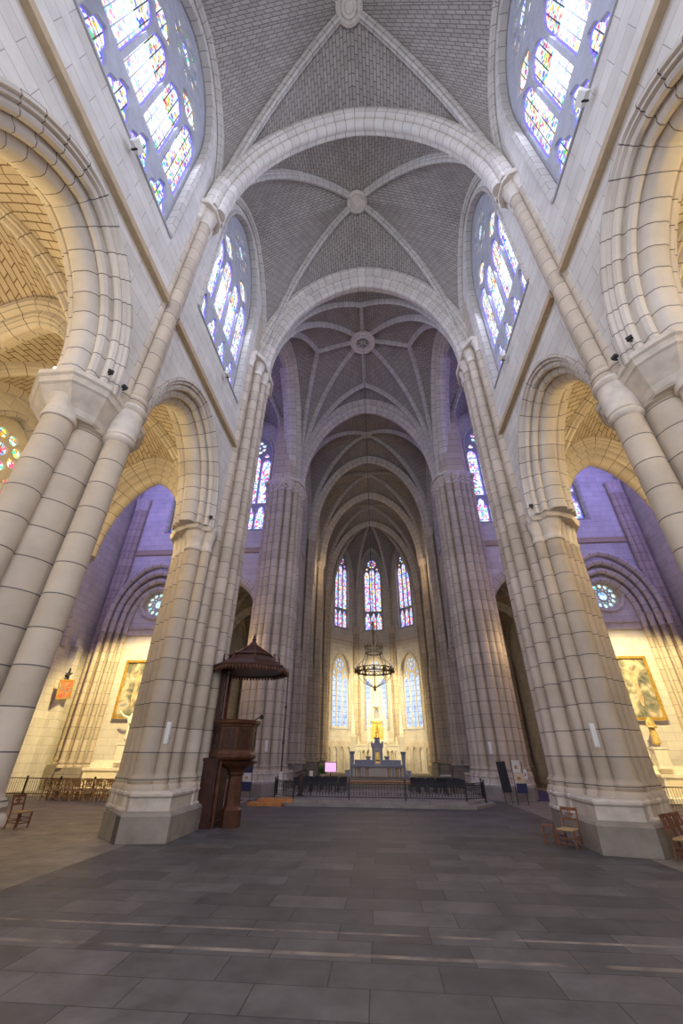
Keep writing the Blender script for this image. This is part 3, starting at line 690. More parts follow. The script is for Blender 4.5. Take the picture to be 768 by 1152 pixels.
# ------------------------------------------------------------------ transepts
YE = 22.0
for s, nm in ((-1, 'left'), (1, 'right')):
    def mx(pts): return [(s*x, z) for x, z in pts]
    door = [(6.35, 0)]+arch2(8.15, 1.8, 7.3, 3.2, 16)+[(9.95, 0)]
    outl = [(6.2, 0)]+door[0:0]+[(6.35, 0)]+arch2(8.15, 1.8, 7.3, 3.2, 16)+[(9.95, 0), (16.2, 0), (16.2, ZTOP), (5.0, ZTOP), (5.0, 0)]
    W1 = (8.05, 1.15, 14.0, 20.0, 2.0); W2 = (12.15, 1.15, 14.0, 20.0, 2.0)
    rose = circle(12.7, 9.1, .86, 40)
    w = plate_mesh([mx(outl), mx(win_hole(*W1)), mx(win_hole(*W2)), mx(rose)], .8, (0, YE+.8, 0), (1, 0, 0), d0=0)
    tag(w.build('wall_transept_east_'+nm, 'wall'), kind='structure')
    for k, (c, hw, z0, zs, h) in enumerate((W1, W2)):
        make_window('three-light stained transept window, %s side, %s' % (nm, ('beside the crossing', 'above the side altar')[k]), (s*c, YE, 0), (1, 0, 0), (0, -1, 0), hw, z0, zs, h, 3, 1.9, 'glass_trans', depth=.35)
    # rose
    wcount[0] += 1
    w = struct('window_%d' % wcount[0], 'small round rose window above the %s side altar' % nm)
    cx, cz = s*12.7, 9.1
    holes = [circle(cx, cz, .24, 20)]+[circle(cx+.56*math.cos(2*PI*i/12), cz+.56*math.sin(2*PI*i/12), .125, 12) for i in range(12)]+[foil(cx+.37*math.cos(2*PI*i/12+PI/12), cz+.37*math.sin(2*PI*i/12+PI/12), .07, 3, .2, 12) for i in range(12)]
    plate_mesh([circle(cx, cz, .87, 40)]+holes, .12, (0, YE+.25, 0), (1, 0, 0), d0=-.06).build('tracery', 'tracery_warm', w)
    plate_mesh([circle(cx, cz, .87, 40)], .02, (0, YE+.36, 0), (1, 0, 0)).build('pane', 'glass_rose', w)
    rg = MB(); rows = []; uvs = []
    for i in range(49):
        t = 2*PI*i/48; rows.append([(cx+q*math.cos(t), yy, cz+q*math.sin(t)) for q, yy in ((.98, YE-.0), (.98, YE-.1), (.9, YE-.12), (.84, YE-.04), (.84, YE+.2))]); uvs.append([(j*.1, t) for j in range(5)])
    rg.grid(rows, uvs); rg.build('window_moulding', 'cap', w)
    # blind arch orders above the altar
    for k, q in enumerate((1.25, 1.55, 1.85, 2.15)):
        pass
    ar = thing('blind_arch', 'stepped blind arch with shafts framing the altar and rose of the %s transept' % nm, 'arch', (s*12.7, YE, 0), group='blind arches of the transept altars')
    for k, q in enumerate((1.3, 1.62, 1.94, 2.26)):
        yy = -.12-.17*k
        path = [Vector((x, yy, z)) for x, z in arch2(0, q, 8.0, q*1.42, 18)]
        m = MB().sweep(path, [(.26, .3), (.26, -.0), (.2, -.06), (.1, -.12), (0, -.08), (-.06, 0), (-.02, .1), (-.02, .3)], (0, 1, 0))
        m.build('arch_order', 'vous', ar)
        for e in (-1, 1):
            m = shaft_mb(e*(q+.08), yy-.04, .125, .9, 7.35, 12); m.build('shaft', 'drum', ar)
            capital_mb(e*(q+.08), yy-.02, .13, 7.35, 8.0, 1.25, 10).build('capital', 'cap', ar)
    for e in (-1, 1):
        MB().box(min(e*1.2, e*2.5), max(e*1.2, e*2.5), -.75, .02, 0, .9).build('plinth', 'plinth', ar)
        MB().box(min(e*1.3, e*2.45), max(e*1.3, e*2.45), -.04, .02, .9, 8.0).build('jamb', 'wall', ar)
    MB().box(-1.22, 1.22, -.16, .02, 7.55, 7.72).box(-1.22, 1.22, -.1, .02, 7.2, 7.55).build('string_course', 'cap', ar)
    # arch to the choir aisle
    path = [Vector((s*8.15+x, YE-.02, z)) for x, z in arch2(0, 1.8, 7.3, 3.2, 20)]
    m = MB().sweep(path, [(.3, 0), (.3, -.08), (.2, -.1), (.12, -.03), (.05, -.08), (-.03, -.03), (-.1, .05), (-.14, .14), (-.08, .2), (-.18, .25), (-.22, .4), (-.1, .6), (.1, .6)], (0, 1, 0))
    tag(m.build('aisle_arch', 'vous'), 'pointed arch from the %s transept into the choir aisle' % nm, 'arch', 'arches into the choir aisles')
    for e in (-1, 1):
        r = thing('door_shaft', 'slender leafy shaft of the %s choir aisle arch, %s' % (nm, 'beside the crossing pier' if e*s < 0 else 'away from the crossing'), 'pier', (s*(8.15+e*1.78), YE+.1, 0), group='shafts of the choir aisle arches')
        MB().box(-.28, .28, -.28, .4, 0, .9).build('plinth', 'plinth', r)
        shaft_mb(0, -.02, .17, .9, 6.4, 14).build('shaft', 'drum', r); capital_mb(0, -.02, .17, 6.4, 7.3, 1.5, foliage=True).build('capital', 'cap', r)
    st_ = MB().box(min(s*5.6, s*16), max(s*5.6, s*16), YE-.1, YE, 12.25, 12.4).box(min(s*5.6, s*16), max(s*5.6, s*16), YE-.06, YE, 12.4, 12.6)
    tag(st_.build('trim_3' if s < 0 else 'trim_4', 'string'), kind='structure')
    # bay shafts on the east wall
    for x, lab in ((10.4, 'between the two east bays'), (15.4, 'in the corner')):
        r = thing('wall_respond', 'tall wall shafts %s of the %s transept' % (lab, nm), 'pier', (s*x, YE, 0), group='tall responds of the transepts')
        MB().box(-.5, .5, -.5, .02, 0, 1.0).build('plinth', 'plinth', r)
        for dx, rr in ((-.3, .14), (0, .2), (.3, .14)):
            shaft_mb(dx, -.14, rr, 1.0, 15.6, 12).build('shaft', 'drum', r); capital_mb(dx, -.14, rr, 15.6, 16.4, 1.4).build('capital', 'cap', r)
    # end wall with a blind arch, an added unseen glowing window above
    ho = [win_hole(17.0, 2.4, 12.0, 17.0, 4.0)]
    w = plate_mesh([[(11.7, 0), (22.8, 0), (22.8, ZTOP), (11.7, ZTOP)]]+ho, .8, (s*16.0, 0, 0), (0, 1, 0), d0=0 if s > 0 else -.8)
    tag(w.build('wall_transept_end_'+nm, 'wall'), kind='structure')
    make_window('added, unseen glowing end window of the %s transept' % nm, (s*16.0, 17.0, 0), (0, 1, 0), (-s, 0, 0), 2.4, 12.0, 17.0, 4.0, 4, 2.0, 'glass_trans', depth=.35)
    # end wall blind arcade & pilaster
    pa = MB().box(min(s*15.6, s*16), max(s*15.6, s*16), 20.55, 20.95, 0, 6.3).box(min(s*15.7, s*16), max(s*15.7, s*16), 20.4, 20.9, 6.3, 6.7); tag(pa.build('trim_5' if s < 0 else 'trim_6', 'wall'), kind='structure')
    path = [Vector((s*15.98, 17.6+x, z)) for x, z in arch2(0, 2.2, 6.2, 3.3, 18)]
    pr = [(.25, 0), (.2, .1), (.1, .14), (0, .1), (-.05, .16), (-.12, .1), (-.15, 0)]
    m = MB().sweep(path, [(-r, -d*s) for r, d in pr], (1, 0, 0)); tag(m.build('wall_arch', 'vous'), 'blind pointed arch on the end wall of the %s transept' % nm, 'arch')
    # transept vault
    for x0, x1, nn in ((5.2, 10.4, 'inner'), (10.4, 15.9, 'outer')):
        a, b_ = sorted((s*x0, s*x1))
        quad_vault('ceiling_transept_%s_%s' % (nm, nn), (a, b_, 12.65, YE-.05), ZH, 23.4, 23.4, 24.2, .14, .25, .35, label='rib vault over the %s transept, %s bay' % (nm, nn))

# ------------------------------------------------------------------ choir
cb = [Y3, 27.1, 32.7, 38.3]
HCB = 23.9
for i in range(3):
    quad_vault('ceiling_choir_%s' % ('first', 'second', 'third')[i], (-vx, vx, cb[i]+(.3 if i == 0 else 0), cb[i+1]), ZH-.2, 23.4, 22.0, HCB, .13, .26, .3, label='dark brick rib vault over the %s choir bay' % ('first', 'second', 'third')[i])
    transverse('pointed transverse arch at the far end of the %s choir bay' % ('first', 'second', 'third')[i], (-4.5, cb[i+1]), (4.5, cb[i+1]), ZH-.2, 23.4, .34, .42, 1, 'transverse arches of the choir')
for s, nm in ((-1, 'left'), (1, 'right')):
    arcs = [(24.8, 1.55, 2.6), (29.9, 2.1, 3.0), (35.5, 2.1, 3.0)]
    wins = [(24.7, 1.1, 13.65, 18.5, 2.4), (29.9, 1.2, 13.65, 18.5, 2.4), (35.5, 1.2, 13.65, 18.5, 2.4)]
    w = plate_mesh([notch_outline(22.3, 40.3, 7.3, ZTOP, arcs)]+[win_hole(*k) for k in wins], .9, (s*WX, 0, 0), (0, 1, 0), d0=0 if s > 0 else -.9)
    tag(w.build('wall_choir_'+nm, 'wall'), kind='structure')
    for k, (c, hw, z0, zs, h) in enumerate(wins):
        make_window('stained choir clerestory window, %s wall, %s bay' % (nm, ('first', 'second', 'third')[k]), (s*WX, c, 0), (0, 1, 0), (-s, 0, 0), hw, z0, zs, h, 3, 1.5, 'glass_dim', depth=.35)
    for k, y in enumerate(cb[1:]):
        r = thing('choir_pier', 'slender shafted choir pier on the %s, %s from the crossing' % (nm, ('first', 'second', 'third')[k]), 'pier', (s*4.95, y, 0), group='choir piers')
        MB().loft([(.75*math.cos(PI/8+q*PI/4), .75*math.sin(PI/8+q*PI/4)) for q in range(8)], [(0, 1), (.6, 1), (.66, .95), (1.0, .93), (1.08, .85)]).build('plinth', 'plinth', r)
        MB().lathe(0, 0, [(.5, 1.05), (.5, 7.3)], 16).build('core', 'drum', r)
        for dx, dy, rr in ((-s*.5, 0, .2), (-s*.38, -.36, .14), (-s*.38, .36, .14)):
            shaft_mb(dx, dy, rr, 1.05, 15.6, 14).build('high_shaft', 'drum', r); capital_mb(dx, dy, rr, 15.6, ZH-.2, 1.5, foliage=True).build('high_capital', 'cap', r)
        for dx, dy, rr in ((0, -.55, .17), (0, .55, .17)):
            shaft_mb(dx, dy, rr, 1.05, 6.6, 14).build('shaft', 'drum', r); capital_mb(dx, dy, rr, 6.6, 7.3, 1.5, foliage=True).build('capital', 'cap', r)
    for k, (c, a, h) in enumerate(arcs):
        path = [Vector((s*WX, c+x, z)) for x, z in arch2(0, a, 7.3, h, 16)]
        m = MB().sweep(path, [(-r, d*s*.7) for r, d in PROF_ARC], (1, 0, 0))
        tag(m.build('choir_arch', 'vous'), 'pointed choir arcade arch, %s side, %s from the crossing' % (nm, ('first', 'second', 'third')[k]), 'arch', 'choir arcade arches')
    # choir aisle
    w = MB().box(min(s*10.4, s*10.8), max(s*10.4, s*10.8), 22.8, 41, 0, 12); tag(w.build('wall_ambulatory_'+nm, 'wall'), kind='structure')
    w = MB().box(min(s*4.9, s*10.8), max(s*4.9, s*10.8), 40.6, 41, 0, 12); tag(w.build('wall_ambulatory_end_'+nm, 'wall'), kind='structure')
    w = MB().box(min(s*5.4, s*10.8), max(s*5.4, s*10.8), 22.8, 41, 12, 12.2); tag(w.build('ceiling_ambulatory_roof_'+nm, 'dark'), kind='structure')
    for i in range(3):
        y0, y1 = (22.9, 27.1, 32.7)[i], (27.1, 32.7, 38.3)[i]
        a, b_ = sorted((s*5.7, s*10.3))
        quad_vault('ceiling_ambulatory_%s_%s' % (nm, ('first', 'second', 'third')[i]), (a, b_, y0, y1), 7.4, 10.4, 10.4, 11.0, .14, .24, .25, 'aweb', 'vous', label='low rib vault over the %s choir aisle, %s bay' % (nm, ('first', 'second', 'third')[i]))
        transverse('arch across the %s choir aisle, %s from the crossing' % (nm, ('first', 'second', 'third')[i]), (s*5.7, y1), (s*10.3, y1), 7.4, 10.4, .3, .35, 1, 'arches across the choir aisles', 'aisle_arch')
        r = thing('wall_respond', 'bundle of dark shafts on the outer wall of the %s choir aisle, %s' % (nm, ('nearest', 'middle', 'farthest')[i]), 'pier', (s*10.2, y1, 0), group='responds of the choir aisles')
        MB().box(-.3, .3, -.6, .6, 0, .9).build('plinth', 'plinth', r)
        for dy in (-.42, -.14, .14, .42):
            shaft_mb(-s*.05, dy, .13, .9, 6.8, 12).build('shaft', 'drum', r); capital_mb(-s*.05, dy, .13, 6.8, 7.4, 1.3, 10).build('capital', 'cap', r)

# apse: three visible facets of an octagon
AV = [(-4.7, 40.2), (-1.95, 42.95), (1.95, 42.95), (4.7, 40.2)]
ZA = 13.1; AB_ = (0, 39.2); HAB = 23.9
ap = struct('ceiling_apse', 'ribbed half dome vault over the apse')
web = MB()
for i in range(3):
    A, B = Vector(AV[i]), Vector(AV[i+1]); mid = (A+B)/2; hw2 = (B-A).length/2; u = (B-A).normalized()
    o = Vector((mid.x, mid.y, 0)); u3 = Vector((u.x, u.y, 0)); nin = Vector((AB_[0]-mid.x, 36-mid.y, 0)).normalized()
    up = (0, .93, 12.85, 19.7, 2.35); lo = (0, 1.08, 3.6, 8.2, 1.95)
    w = plate_mesh([[(-hw2-.05, 0), (hw2+.05, 0), (hw2+.05, ZTOP), (-hw2-.05, ZTOP)], win_hole(*up), win_hole(*lo)], .6, o, u3, d0=-0 if False else 0)
    # plate runs along u x z ; push it outwards
    nn = u3.cross(Vector((0, 0, 1)))
    if nn.dot(nin) > 0: w.v = [tuple(Vector(p)-nn*.6) for p in w.v]
    nm = ('left', 'centre', 'right')[i]
    tag(w.build('wall_apse_'+nm, 'wall'), kind='structure')
    make_window('upper stained apse window, %s one of three' % nm, o, u3, nin, .93, 12.85, 19.7, 2.35, 3, 1.9, 'glass_apse', depth=.3, violet_fringe=False)
    make_window('lower pale blue apse window, %s one of three' % nm, o, u3, nin, 1.08, 3.6, 8.2, 1.95, 3, 1.0, 'glass_blue', 'tracery_warm', depth=.3, violet_fringe=False, lowrow=False)
    # webs
    for P, sg in ((AV[i], 1), (AV[i+1], -1)):
        R = seg3(P, AB_, ZA, HAB); Wl = seg3(P, tuple(mid), ZA+2.5, 22.6)
        Wl = [Vector((P[0], P[1], ZA))]+Wl[1:]
        panel(web, R, Wl, 5, .1)
        sweep_path(Wl, .09, .14).build('wall_rib', 'rib', ap)
    sb = MB(); a_ = o-u3*hw2; b_ = o+u3*hw2
    sb.beam(a_+nin*.06+Vector((0, 0, 11.6)), b_+nin*.06+Vector((0, 0, 11.6)), .16, .22); sb.beam(a_+nin*.03+Vector((0, 0, 11.3)), b_+nin*.03+Vector((0, 0, 11.3)), .1, .35)
    tag(sb.build('trim_%d' % (7+i), 'cap'), kind='structure')
    # blind arcade at the foot
    hs = []; n = 5; p_ = 2*hw2/n
    for q in range(n): hs.append(lancet(-hw2+p_*(q+.5), p_*.62, .3, 2.1))
    w = plate_mesh([[(-hw2, .1), (hw2, .1), (hw2, 2.55), (-hw2, 2.55)]]+hs, .14, o, u3, d0=0)
    if nn.dot(nin) < 0: w.v = [tuple(Vector(p)-nn*.14) for p in w.v]
    tag(w.build('trim_%d' % (10+i), 'cap'), kind='structure')
for x, y in ((-4.62, 38.3), (-4.62, 40.2), (-1.9, 42.9), (1.9, 42.9), (4.62, 40.2), (4.62, 38.3)):
    if y > 39: sweep_path(seg3((x, y), AB_, ZA, HAB), .12, .24).build('vault_rib', 'rib', ap)
# side strips joining the last choir bay
for s in (-1, 1):
    A1 = seg3((s*4.62, 38.3), (0, 38.3), ZH-.2, 23.4); B1 = seg3((s*4.7, 40.2), AB_, ZA, HAB)
    panel(web, A1, B1, 4, 0)
web.build('vault_web', 'web', ap)
for s, nm in ((-1, 'left'), (1, 'right')):
    for x, y, lab in ((1.95, 42.9, 'beside the middle windows'), (4.68, 40.2, 'at the outer corner')):
        r = thing('wall_respond', 'bundle of apse shafts %s on the %s' % (lab, nm), 'pier', (s*x, y, 0), group='apse responds')
        MB().lathe(0, 0, [(.5, 0), (.5, .7), (.42, .8)], 8, False).build('plinth', 'plinth', r)
        for dx, dy, rr in ((-s*.08, -.2, .17), (-s*.3, -.02, .11), (s*.12, -.26, .11)):
            shaft_mb(dx, dy, rr, .7, 12.5, 12).build('shaft', 'drum', r); capital_mb(dx, dy, rr, 12.5, ZA, 1.5, 12, True).build('capital', 'cap', r)
#@@OBJECTS@@
# ------------------------------------------------------------------ floodlights and aisle lamps
def floodlight(label, loc, aim, size=.16, mat='plastic', lit=None, group='small floodlights on the ledges'):
    t = thing('floodlight', label, 'floodlight', loc, 0, group)
    d = (Vector(aim)-Vector(loc)).normalized(); u = d.orthogonal().normalized(); w_ = d.cross(u)
    h = MB().beam(d*(-size*.35), d*(size*.35), size*1.1, size*.75); h.build('housing', mat, t)
    h = MB().beam(d*(size*.35), d*(size*.4), size*.95, size*.62); h.build('lens', lit or 'altar_grey', t)
    h = MB().bar((0, 0, 0), (0, 0, -size*.8), .015).bar((-size*.3, 0, -size*.8), (size*.3, 0, -size*.8), .02); h.build('bracket', 'iron', t)
    return t
for s, nm in ((-1, 'left'), (1, 'right')):
    floodlight('white box floodlight on the %s clerestory ledge, nearest window' % nm, (s*4.62, 2.85, 12.75), (s*2, 2.85, 16), .22)
    floodlight('white box floodlight on the %s clerestory ledge, second window' % nm, (s*4.62, 8.9, 12.75), (s*2, 9, 16), .2)
    floodlight('black twin spotlight on the %s round-column capital, towards the camera' % nm, (s*4.72, 4.72, 7.78), (s*4.5, 4.5, 12), .09, 'iron')
    floodlight('black twin spotlight on the %s round-column capital, beside the wall shafts' % nm, (s*4.66, 5.1, 7.78), (s*4.3, 5.0, 12), .09, 'iron')
    floodlight('black spotlight on the %s clustered pier capital' % nm, (s*4.78, 10.18, 7.78), (s*4.3, 9.5, 12), .09, 'iron')
    floodlight('glowing lamp on the aisle side of the %s round-column capital' % nm, (s*5.78, 4.66, 7.84), (s*5.2, 2.2, 8.6), .12, 'plastic', 'lamp', 'glowing aisle lamps')
    floodlight('small lamp on the aisle side of the %s clustered pier capital' % nm, (s*5.55, 10.15, 7.85), (s*7, 9.5, 10), .1, 'plastic', 'lamp', 'glowing aisle lamps')
    # column loudspeakers
    for loc, lab in (((s*4.68, 10.06, 1.73), '%s clustered pier nearest the camera' % nm), ((s*4.72, 19.62, 1.6), '%s clustered pier beside the choir' % nm)):
        t = thing('column_speaker', 'slim white column loudspeaker on the '+lab, 'speaker', loc, 0, 'white column loudspeakers')
        MB().loft([(-.05, -.04), (.05, -.04), (.05, .03), (-.05, .03)], [(0, .9), (.01, 1), (.43, 1), (.44, .9)]).build('body', 'plastic', t)
        MB().box(-.035, .035, -.046, -.04, .03, .41).build('grille', 'paper', t)
        MB().box(-.02, .02, .03, .12, .1, .14).box(-.02, .02, .03, .12, .3, .34).build('bracket', 'iron', t)

# ------------------------------------------------------------------ pulpit
px, py = -3.80, 12.25
P_ = thing('pulpit', 'dark carved oak pulpit with sounding board against the left clustered pier', 'pulpit', (px, py, 0))
def octo(r, k=8, a=PI/8, cx=0, cy=0): return [(cx+r*math.cos(a+i*2*PI/k), cy+r*math.sin(a+i*2*PI/k)) for i in range(k)]
MB().loft(octo(.2), [(0, 1.25), (.35, 1.25), (.38, 1.1), (.42, 1.0), (1.05, .85), (1.1, 1.05), (1.14, 1.05), (1.2, 1.3), (1.3, 2.2), (1.38, 2.7)]).build('column', 'wood2', P_).location = (.18, -.1, 0)
sp = MB().box(-.58, -.2, -.5, .35, 0, 1.45).box(-.62, -.16, -.54, .35, 0, .12).box(-.6, -.18, -.52, .35, 1.38, 1.45); sp.build('stair_enclosure', 'wood', P_)
sp = MB().box(-.16, -.1, -.48, -.42, 0, 1.4).box(-.2, -.185, -.42, .2, .25, 1.25); sp.build('stair_panel', 'wood2', P_)
tb = MB().loft(octo(.62), [(1.30, .55), (1.36, .72), (1.42, .94), (1.47, 1.0), (1.52, 1.0), (1.54, .96), (1.62, .93), (2.16, .93), (2.18, .97), (2.22, .98), (2.26, 1.05), (2.32, 1.07), (2.34, 1.02)]); tub = tb.build('tub', 'wood2', P_)
for k in range(8):
    a = PI/4*k; c, s_ = math.cos(a), math.sin(a); R = .62*.93*math.cos(PI/8)
    ux, uy = -s_, c
    hw_ = .17
    o = Vector((c*(R+.0), s_*(R+.0), 0))
    outer = [(-hw_, 1.66), (hw_, 1.66), (hw_, 2.13), (-hw_, 2.13)]; inner = [(-.11, 1.71)]+arch2(0, .11, 1.93, .14, 6)+[(.11, 1.71)]
    m = plate_mesh([outer, inner], .02, o+Vector((c, s_, 0))*.0, (ux, uy, 0), d0=0); m.build('panel_frame', 'wood', tub)
    m = plate_mesh([shrink(inner, .03)], .012, o, (ux, uy, 0), d0=0); m.build('carved_panel', 'wood', tub)
bb = MB().box(-.55, .05, -.1, 0, 0, 0); 
MB().box(-.52, -.44, -.32, .3, 2.3, 3.6).box(-.46, -.40, .2, .3, 2.3, 3.6).box(-.46, -.4, -.34, -.26, 2.3, 3.6).build('back_board', 'wood', P_)
MB().box(-.44, -.42, -.22, .18, 2.35, 3.4).build('back_cushion', 'red', P_)
MB().lathe(-.3, -.4, [(.06, 2.34), (.06, 2.5), (.045, 2.55), (.045, 3.45), (.07, 3.5), (.07, 3.56)], 8, False).build('post', 'wood', P_)
cn = MB().loft(octo(1.12), [(3.48, .98), (3.46, 1.02), (3.54, 1.04), (3.58, 1.02), (3.62, .93), (3.70, .80), (3.72, .66), (3.86, .6), (3.9, .63), (3.93, .58), (4.02, .36), (4.14, .2), (4.22, .12), (4.3, .09), (4.42, .02)], c=(0, 0)); 
can = cn.build('canopy', 'wood', P_); can.location = (.2, .05, .15)
fr = MB()
pts = octo(1.14)
for k in range(8):
    a, b_ = Vector((*pts[k], 0)), Vector((*pts[(k+1) % 8], 0))
    for q in range(9):
        p = a.lerp(b_, (q+.5)/9); fr.lathe(p.x, p.y, [(0, 3.38), (.03, 3.41), (.038, 3.46), (.03, 3.5)], 6)
fr.build('fringe', 'wood2', can)
cr = MB()
for k in range(8):
    a = Vector((*pts[k], 0))*.72; cr.lathe(a.x, a.y, [(.04, 3.7), (.05, 3.78), (.02, 3.82), (.035, 3.88), (0, 3.95)], 6)
    cr.beam(Vector((a.x*.8, a.y*.8, 3.9)), Vector((0, 0, 4.3)), .03, .05)
cr.build('cresting', 'wood2', can)
MB().lathe(0, 0, [(.05, 4.36), (.07, 4.42), (.03, 4.46), (.045, 4.5), (0, 4.6)], 8).build('finial', 'wood', can)
lm = MB().bar((.55, -.15, 2.34), (.72, -.2, 2.42), .012).lathe(.74, -.2, [(.0, 2.36), (.05, 2.37), (.06, 2.42), (.03, 2.47), (0, 2.48)], 8); lm.build('reading_lamp', 'iron', P_)

# ------------------------------------------------------------------ choir platform, rail and furniture
pl = [(-3.15, 16.75), (3.3, 16.75), (4.25, 18.1), (4.25, 19.1), (-4.25, 19.1), (-4.25, 18.1)]
m = MB().loft(pl, [(0, 1.0), (.09, 1.0)], c=(0, 18)); tag(m.build('floor_choir_step', 'plinth'), kind='structure')
pl2 = [(-2.95, 17.05), (3.1, 17.05), (4.05, 18.3), (4.05, 41), (-4.05, 41), (-4.05, 18.3)]
m = MB().loft(pl2, [(.0, 1.0), (.17, 1.0)], c=(0, 18.3)); tag(m.build('floor_choir', 'plinth'), kind='structure')
rl = thing('choir_railing', 'low wrought iron railing with scrollwork along the front of the choir step', 'railing', (0, 0, .17))
RP = [(-3.95, 18.9), (-3.85, 18.0), (-3.0, 17.3), (-1.0, 17.3), (1.0, 17.3), (3.1, 17.3), (3.9, 18.0), (4.0, 18.9)]
top = MB(); gr = MB()
for i in range(len(RP)-1):
    a, b_ = Vector((*RP[i], 0)), Vector((*RP[i+1], 0)); L = (b_-a).length; d = (b_-a)/L
    for z in (.52, .47, .08): top.beam(a+Vector((0, 0, z)), b_+Vector((0, 0, z)), .03, .025)
    n = max(2, int(L/.11))
    for k in range(n):
        p = a+d*(L*(k+.5)/n)
        gr.bar(p+Vector((0, 0, .08)), p+Vector((0, 0, .47)), .007, 4, caps=False)
        c = p+d*(L*.5/n)
        for zc, r in ((.37, .045), (.17, .05)):
            q = [c+d*(r*math.cos(2*PI*j/8))+Vector((0, 0, zc+r*math.sin(2*PI*j/8))) for j in range(9)]
            for j in range(8): gr.bar(q[j], q[j+1], .006, 4, caps=False)
top.build('rail', 'iron', rl); gr.build('scroll_grille', 'iron', rl)
for x, y in RP:
    MB().box(x-.022, x+.022, y-.022, y+.022, -.17, .54).lathe(x, y, [(.0, .54), (.03, .56), (.03, .6), (0, .64)], 8).build('post', 'iron', rl)
ws = thing('wooden_steps', 'low orange wooden steps left of the choir platform', 'steps', (-3.75, 16.9, 0))
MB().box(-.75, .45, -.25, .3, 0, .09).build('tread', 'orange_wood', ws); MB().box(-.45, .8, .0, .55, .09, .19).build('tread', 'orange_wood', ws)
# tall processional pole
po = thing('processional_pole', 'tall dark wooden pole on a pale stone foot left of the choir rail', 'pole', (-3.72, 18.3, .17))
MB().loft(octo(.11, 4, PI/4), [(0, 1.3), (.06, 1.3), (.08, 1.0), (.7, .9), (.74, 1.15), (.78, 1.15)]).build('foot', 'white', po)
MB().lathe(0, 0, [(.03, .78), (.03, 1.7), (.05, 1.72), (.05, 1.8), (.03, 1.82), (.025, 3.0), (.045, 3.02), (.045, 3.1), (.02, 3.12), (.02, 4.2), (.04, 4.24), (0, 4.4)], 8).build('shaft', 'wood2', po)
le = thing('lectern', 'dark wooden lectern behind the left end of the choir railing', 'lectern', (-2.95, 18.5, .17))
MB().loft(octo(.14, 4, PI/4), [(0, 1.3), (.05, 1.3), (.08, .8), (.72, .7)]).build('stem', 'wood', le)
MB().beam((-.22, .05, .72), (.22, .05, .86), .3, .05).build('book_rest', 'wood', le)
bk = thing('stone_block', 'small pale block on a dark stand just right of the wooden lectern', 'block', (-2.62, 18.9, .17))
MB().bar((0, 0, 0), (0, 0, .62), .03).build('stand', 'iron', bk); MB().box(-.07, .07, -.05, .05, .62, .8).build('top_block', 'beige', bk)
ms = thing('music_stand', 'black music stand with a white sheet at the right of the choir', 'music stand', (2.75, 19.5, .17))
MB().bar((0, 0, 0), (0, 0, .62), .012).bar((0, 0, .1), (.16, .1, 0), .01).bar((0, 0, .1), (-.16, .1, 0), .01).bar((0, 0, .1), (0, -.18, 0), .01).build('stand', 'iron', ms)
MB().beam((-.22, 0, .66), (.22, 0, .66), .22, .015, (0, .3, 1)).build('sheet', 'paper', ms)
def dark_chair(label, loc, rz, first=[None]):
    if first[0] is None:
        t = thing('choir_chair', label, 'chair', loc, rz, 'dark chairs in the choir')
        MB().box(-.16, .16, -.16, .16, .29, .33).build('seat', 'black', t)
        MB().box(-.16, .16, .13, .16, .36, .66).build('backrest', 'black', t)
        for x in (-.14, .14):
            for y in (-.14, .14): MB().box(x-.012, x+.012, y-.012, y+.012, 0, .3 if y < 0 else .5).build('leg', 'iron', t)
        t.scale = (1, 1, .78); first[0] = t; return t
    return dup(first[0], loc, rz, label)
n_ = 0
for s, nm in ((-1, 'left'), (1, 'right')):
    for r_, rl_ in ((20.6, 'front'), (21.5, 'back')):
        for k in range(6):
            dark_chair('dark chair in the %s row on the %s of the choir, %s from the middle' % (rl_, nm, ('first', 'second', 'third', 'fourth', 'fifth', 'sixth')[k]), (s*(1.55+k*.38), r_, .17), (0 if n_ % 3 else .3)+PI); n_ += 1
cp_ = thing('altar_carpet', 'reddish patterned carpet on the altar steps', 'carpet', (0, 27.5, .17))
MB().box(-1.9, 1.9, -1.5, 1.3, 0, .12).build('steps', 'orange_marble', cp_); MB().box(-1.8, 1.8, -.6, 1.3, .12, .22).build('upper_step', 'plinth', cp_)
# pink lit screen with a plant
scn = thing('display_screen', 'pink glowing screen on a stand left of the altar', 'screen', (-2.85, 28.5, .17))
MB().box(-.36, .36, -.02, .02, .42, .95).build('panel', 'black', scn); MB().box(-.33, .33, -.03, -.02, .45, .92).build('picture', 'screen', scn); MB().bar((0, 0, 0), (0, 0, .45), .03).box(-.2, .2, -.15, .15, 0, .03).build('stand', 'iron', scn)
pt = thing('potted_plant', 'green leafy potted plant left of the pink screen', 'plant', (-3.35, 28.8, .17))
MB().lathe(0, 0, [(0, 0), (.14, 0), (.19, .3), (.17, .32), (0, .3)], 12).build('pot', 'beige', pt)
fl = MB(); rr = random.Random(3)
for k in range(60):
    a = rr.uniform(0, 2*PI); e = rr.uniform(.2, 1.4); L = rr.uniform(.3, .75); d = Vector((math.cos(a)*math.cos(e), math.sin(a)*math.cos(e), math.sin(e)))
    b0 = Vector((0, 0, .3)); t_ = b0+d*L; sd = d.cross(Vector((0, 0, 1))).normalized()*.05
    fl.ngon([b0, b0+d*L*.6+sd, t_, b0+d*L*.6-sd])
fl.build('foliage', 'green', pt)

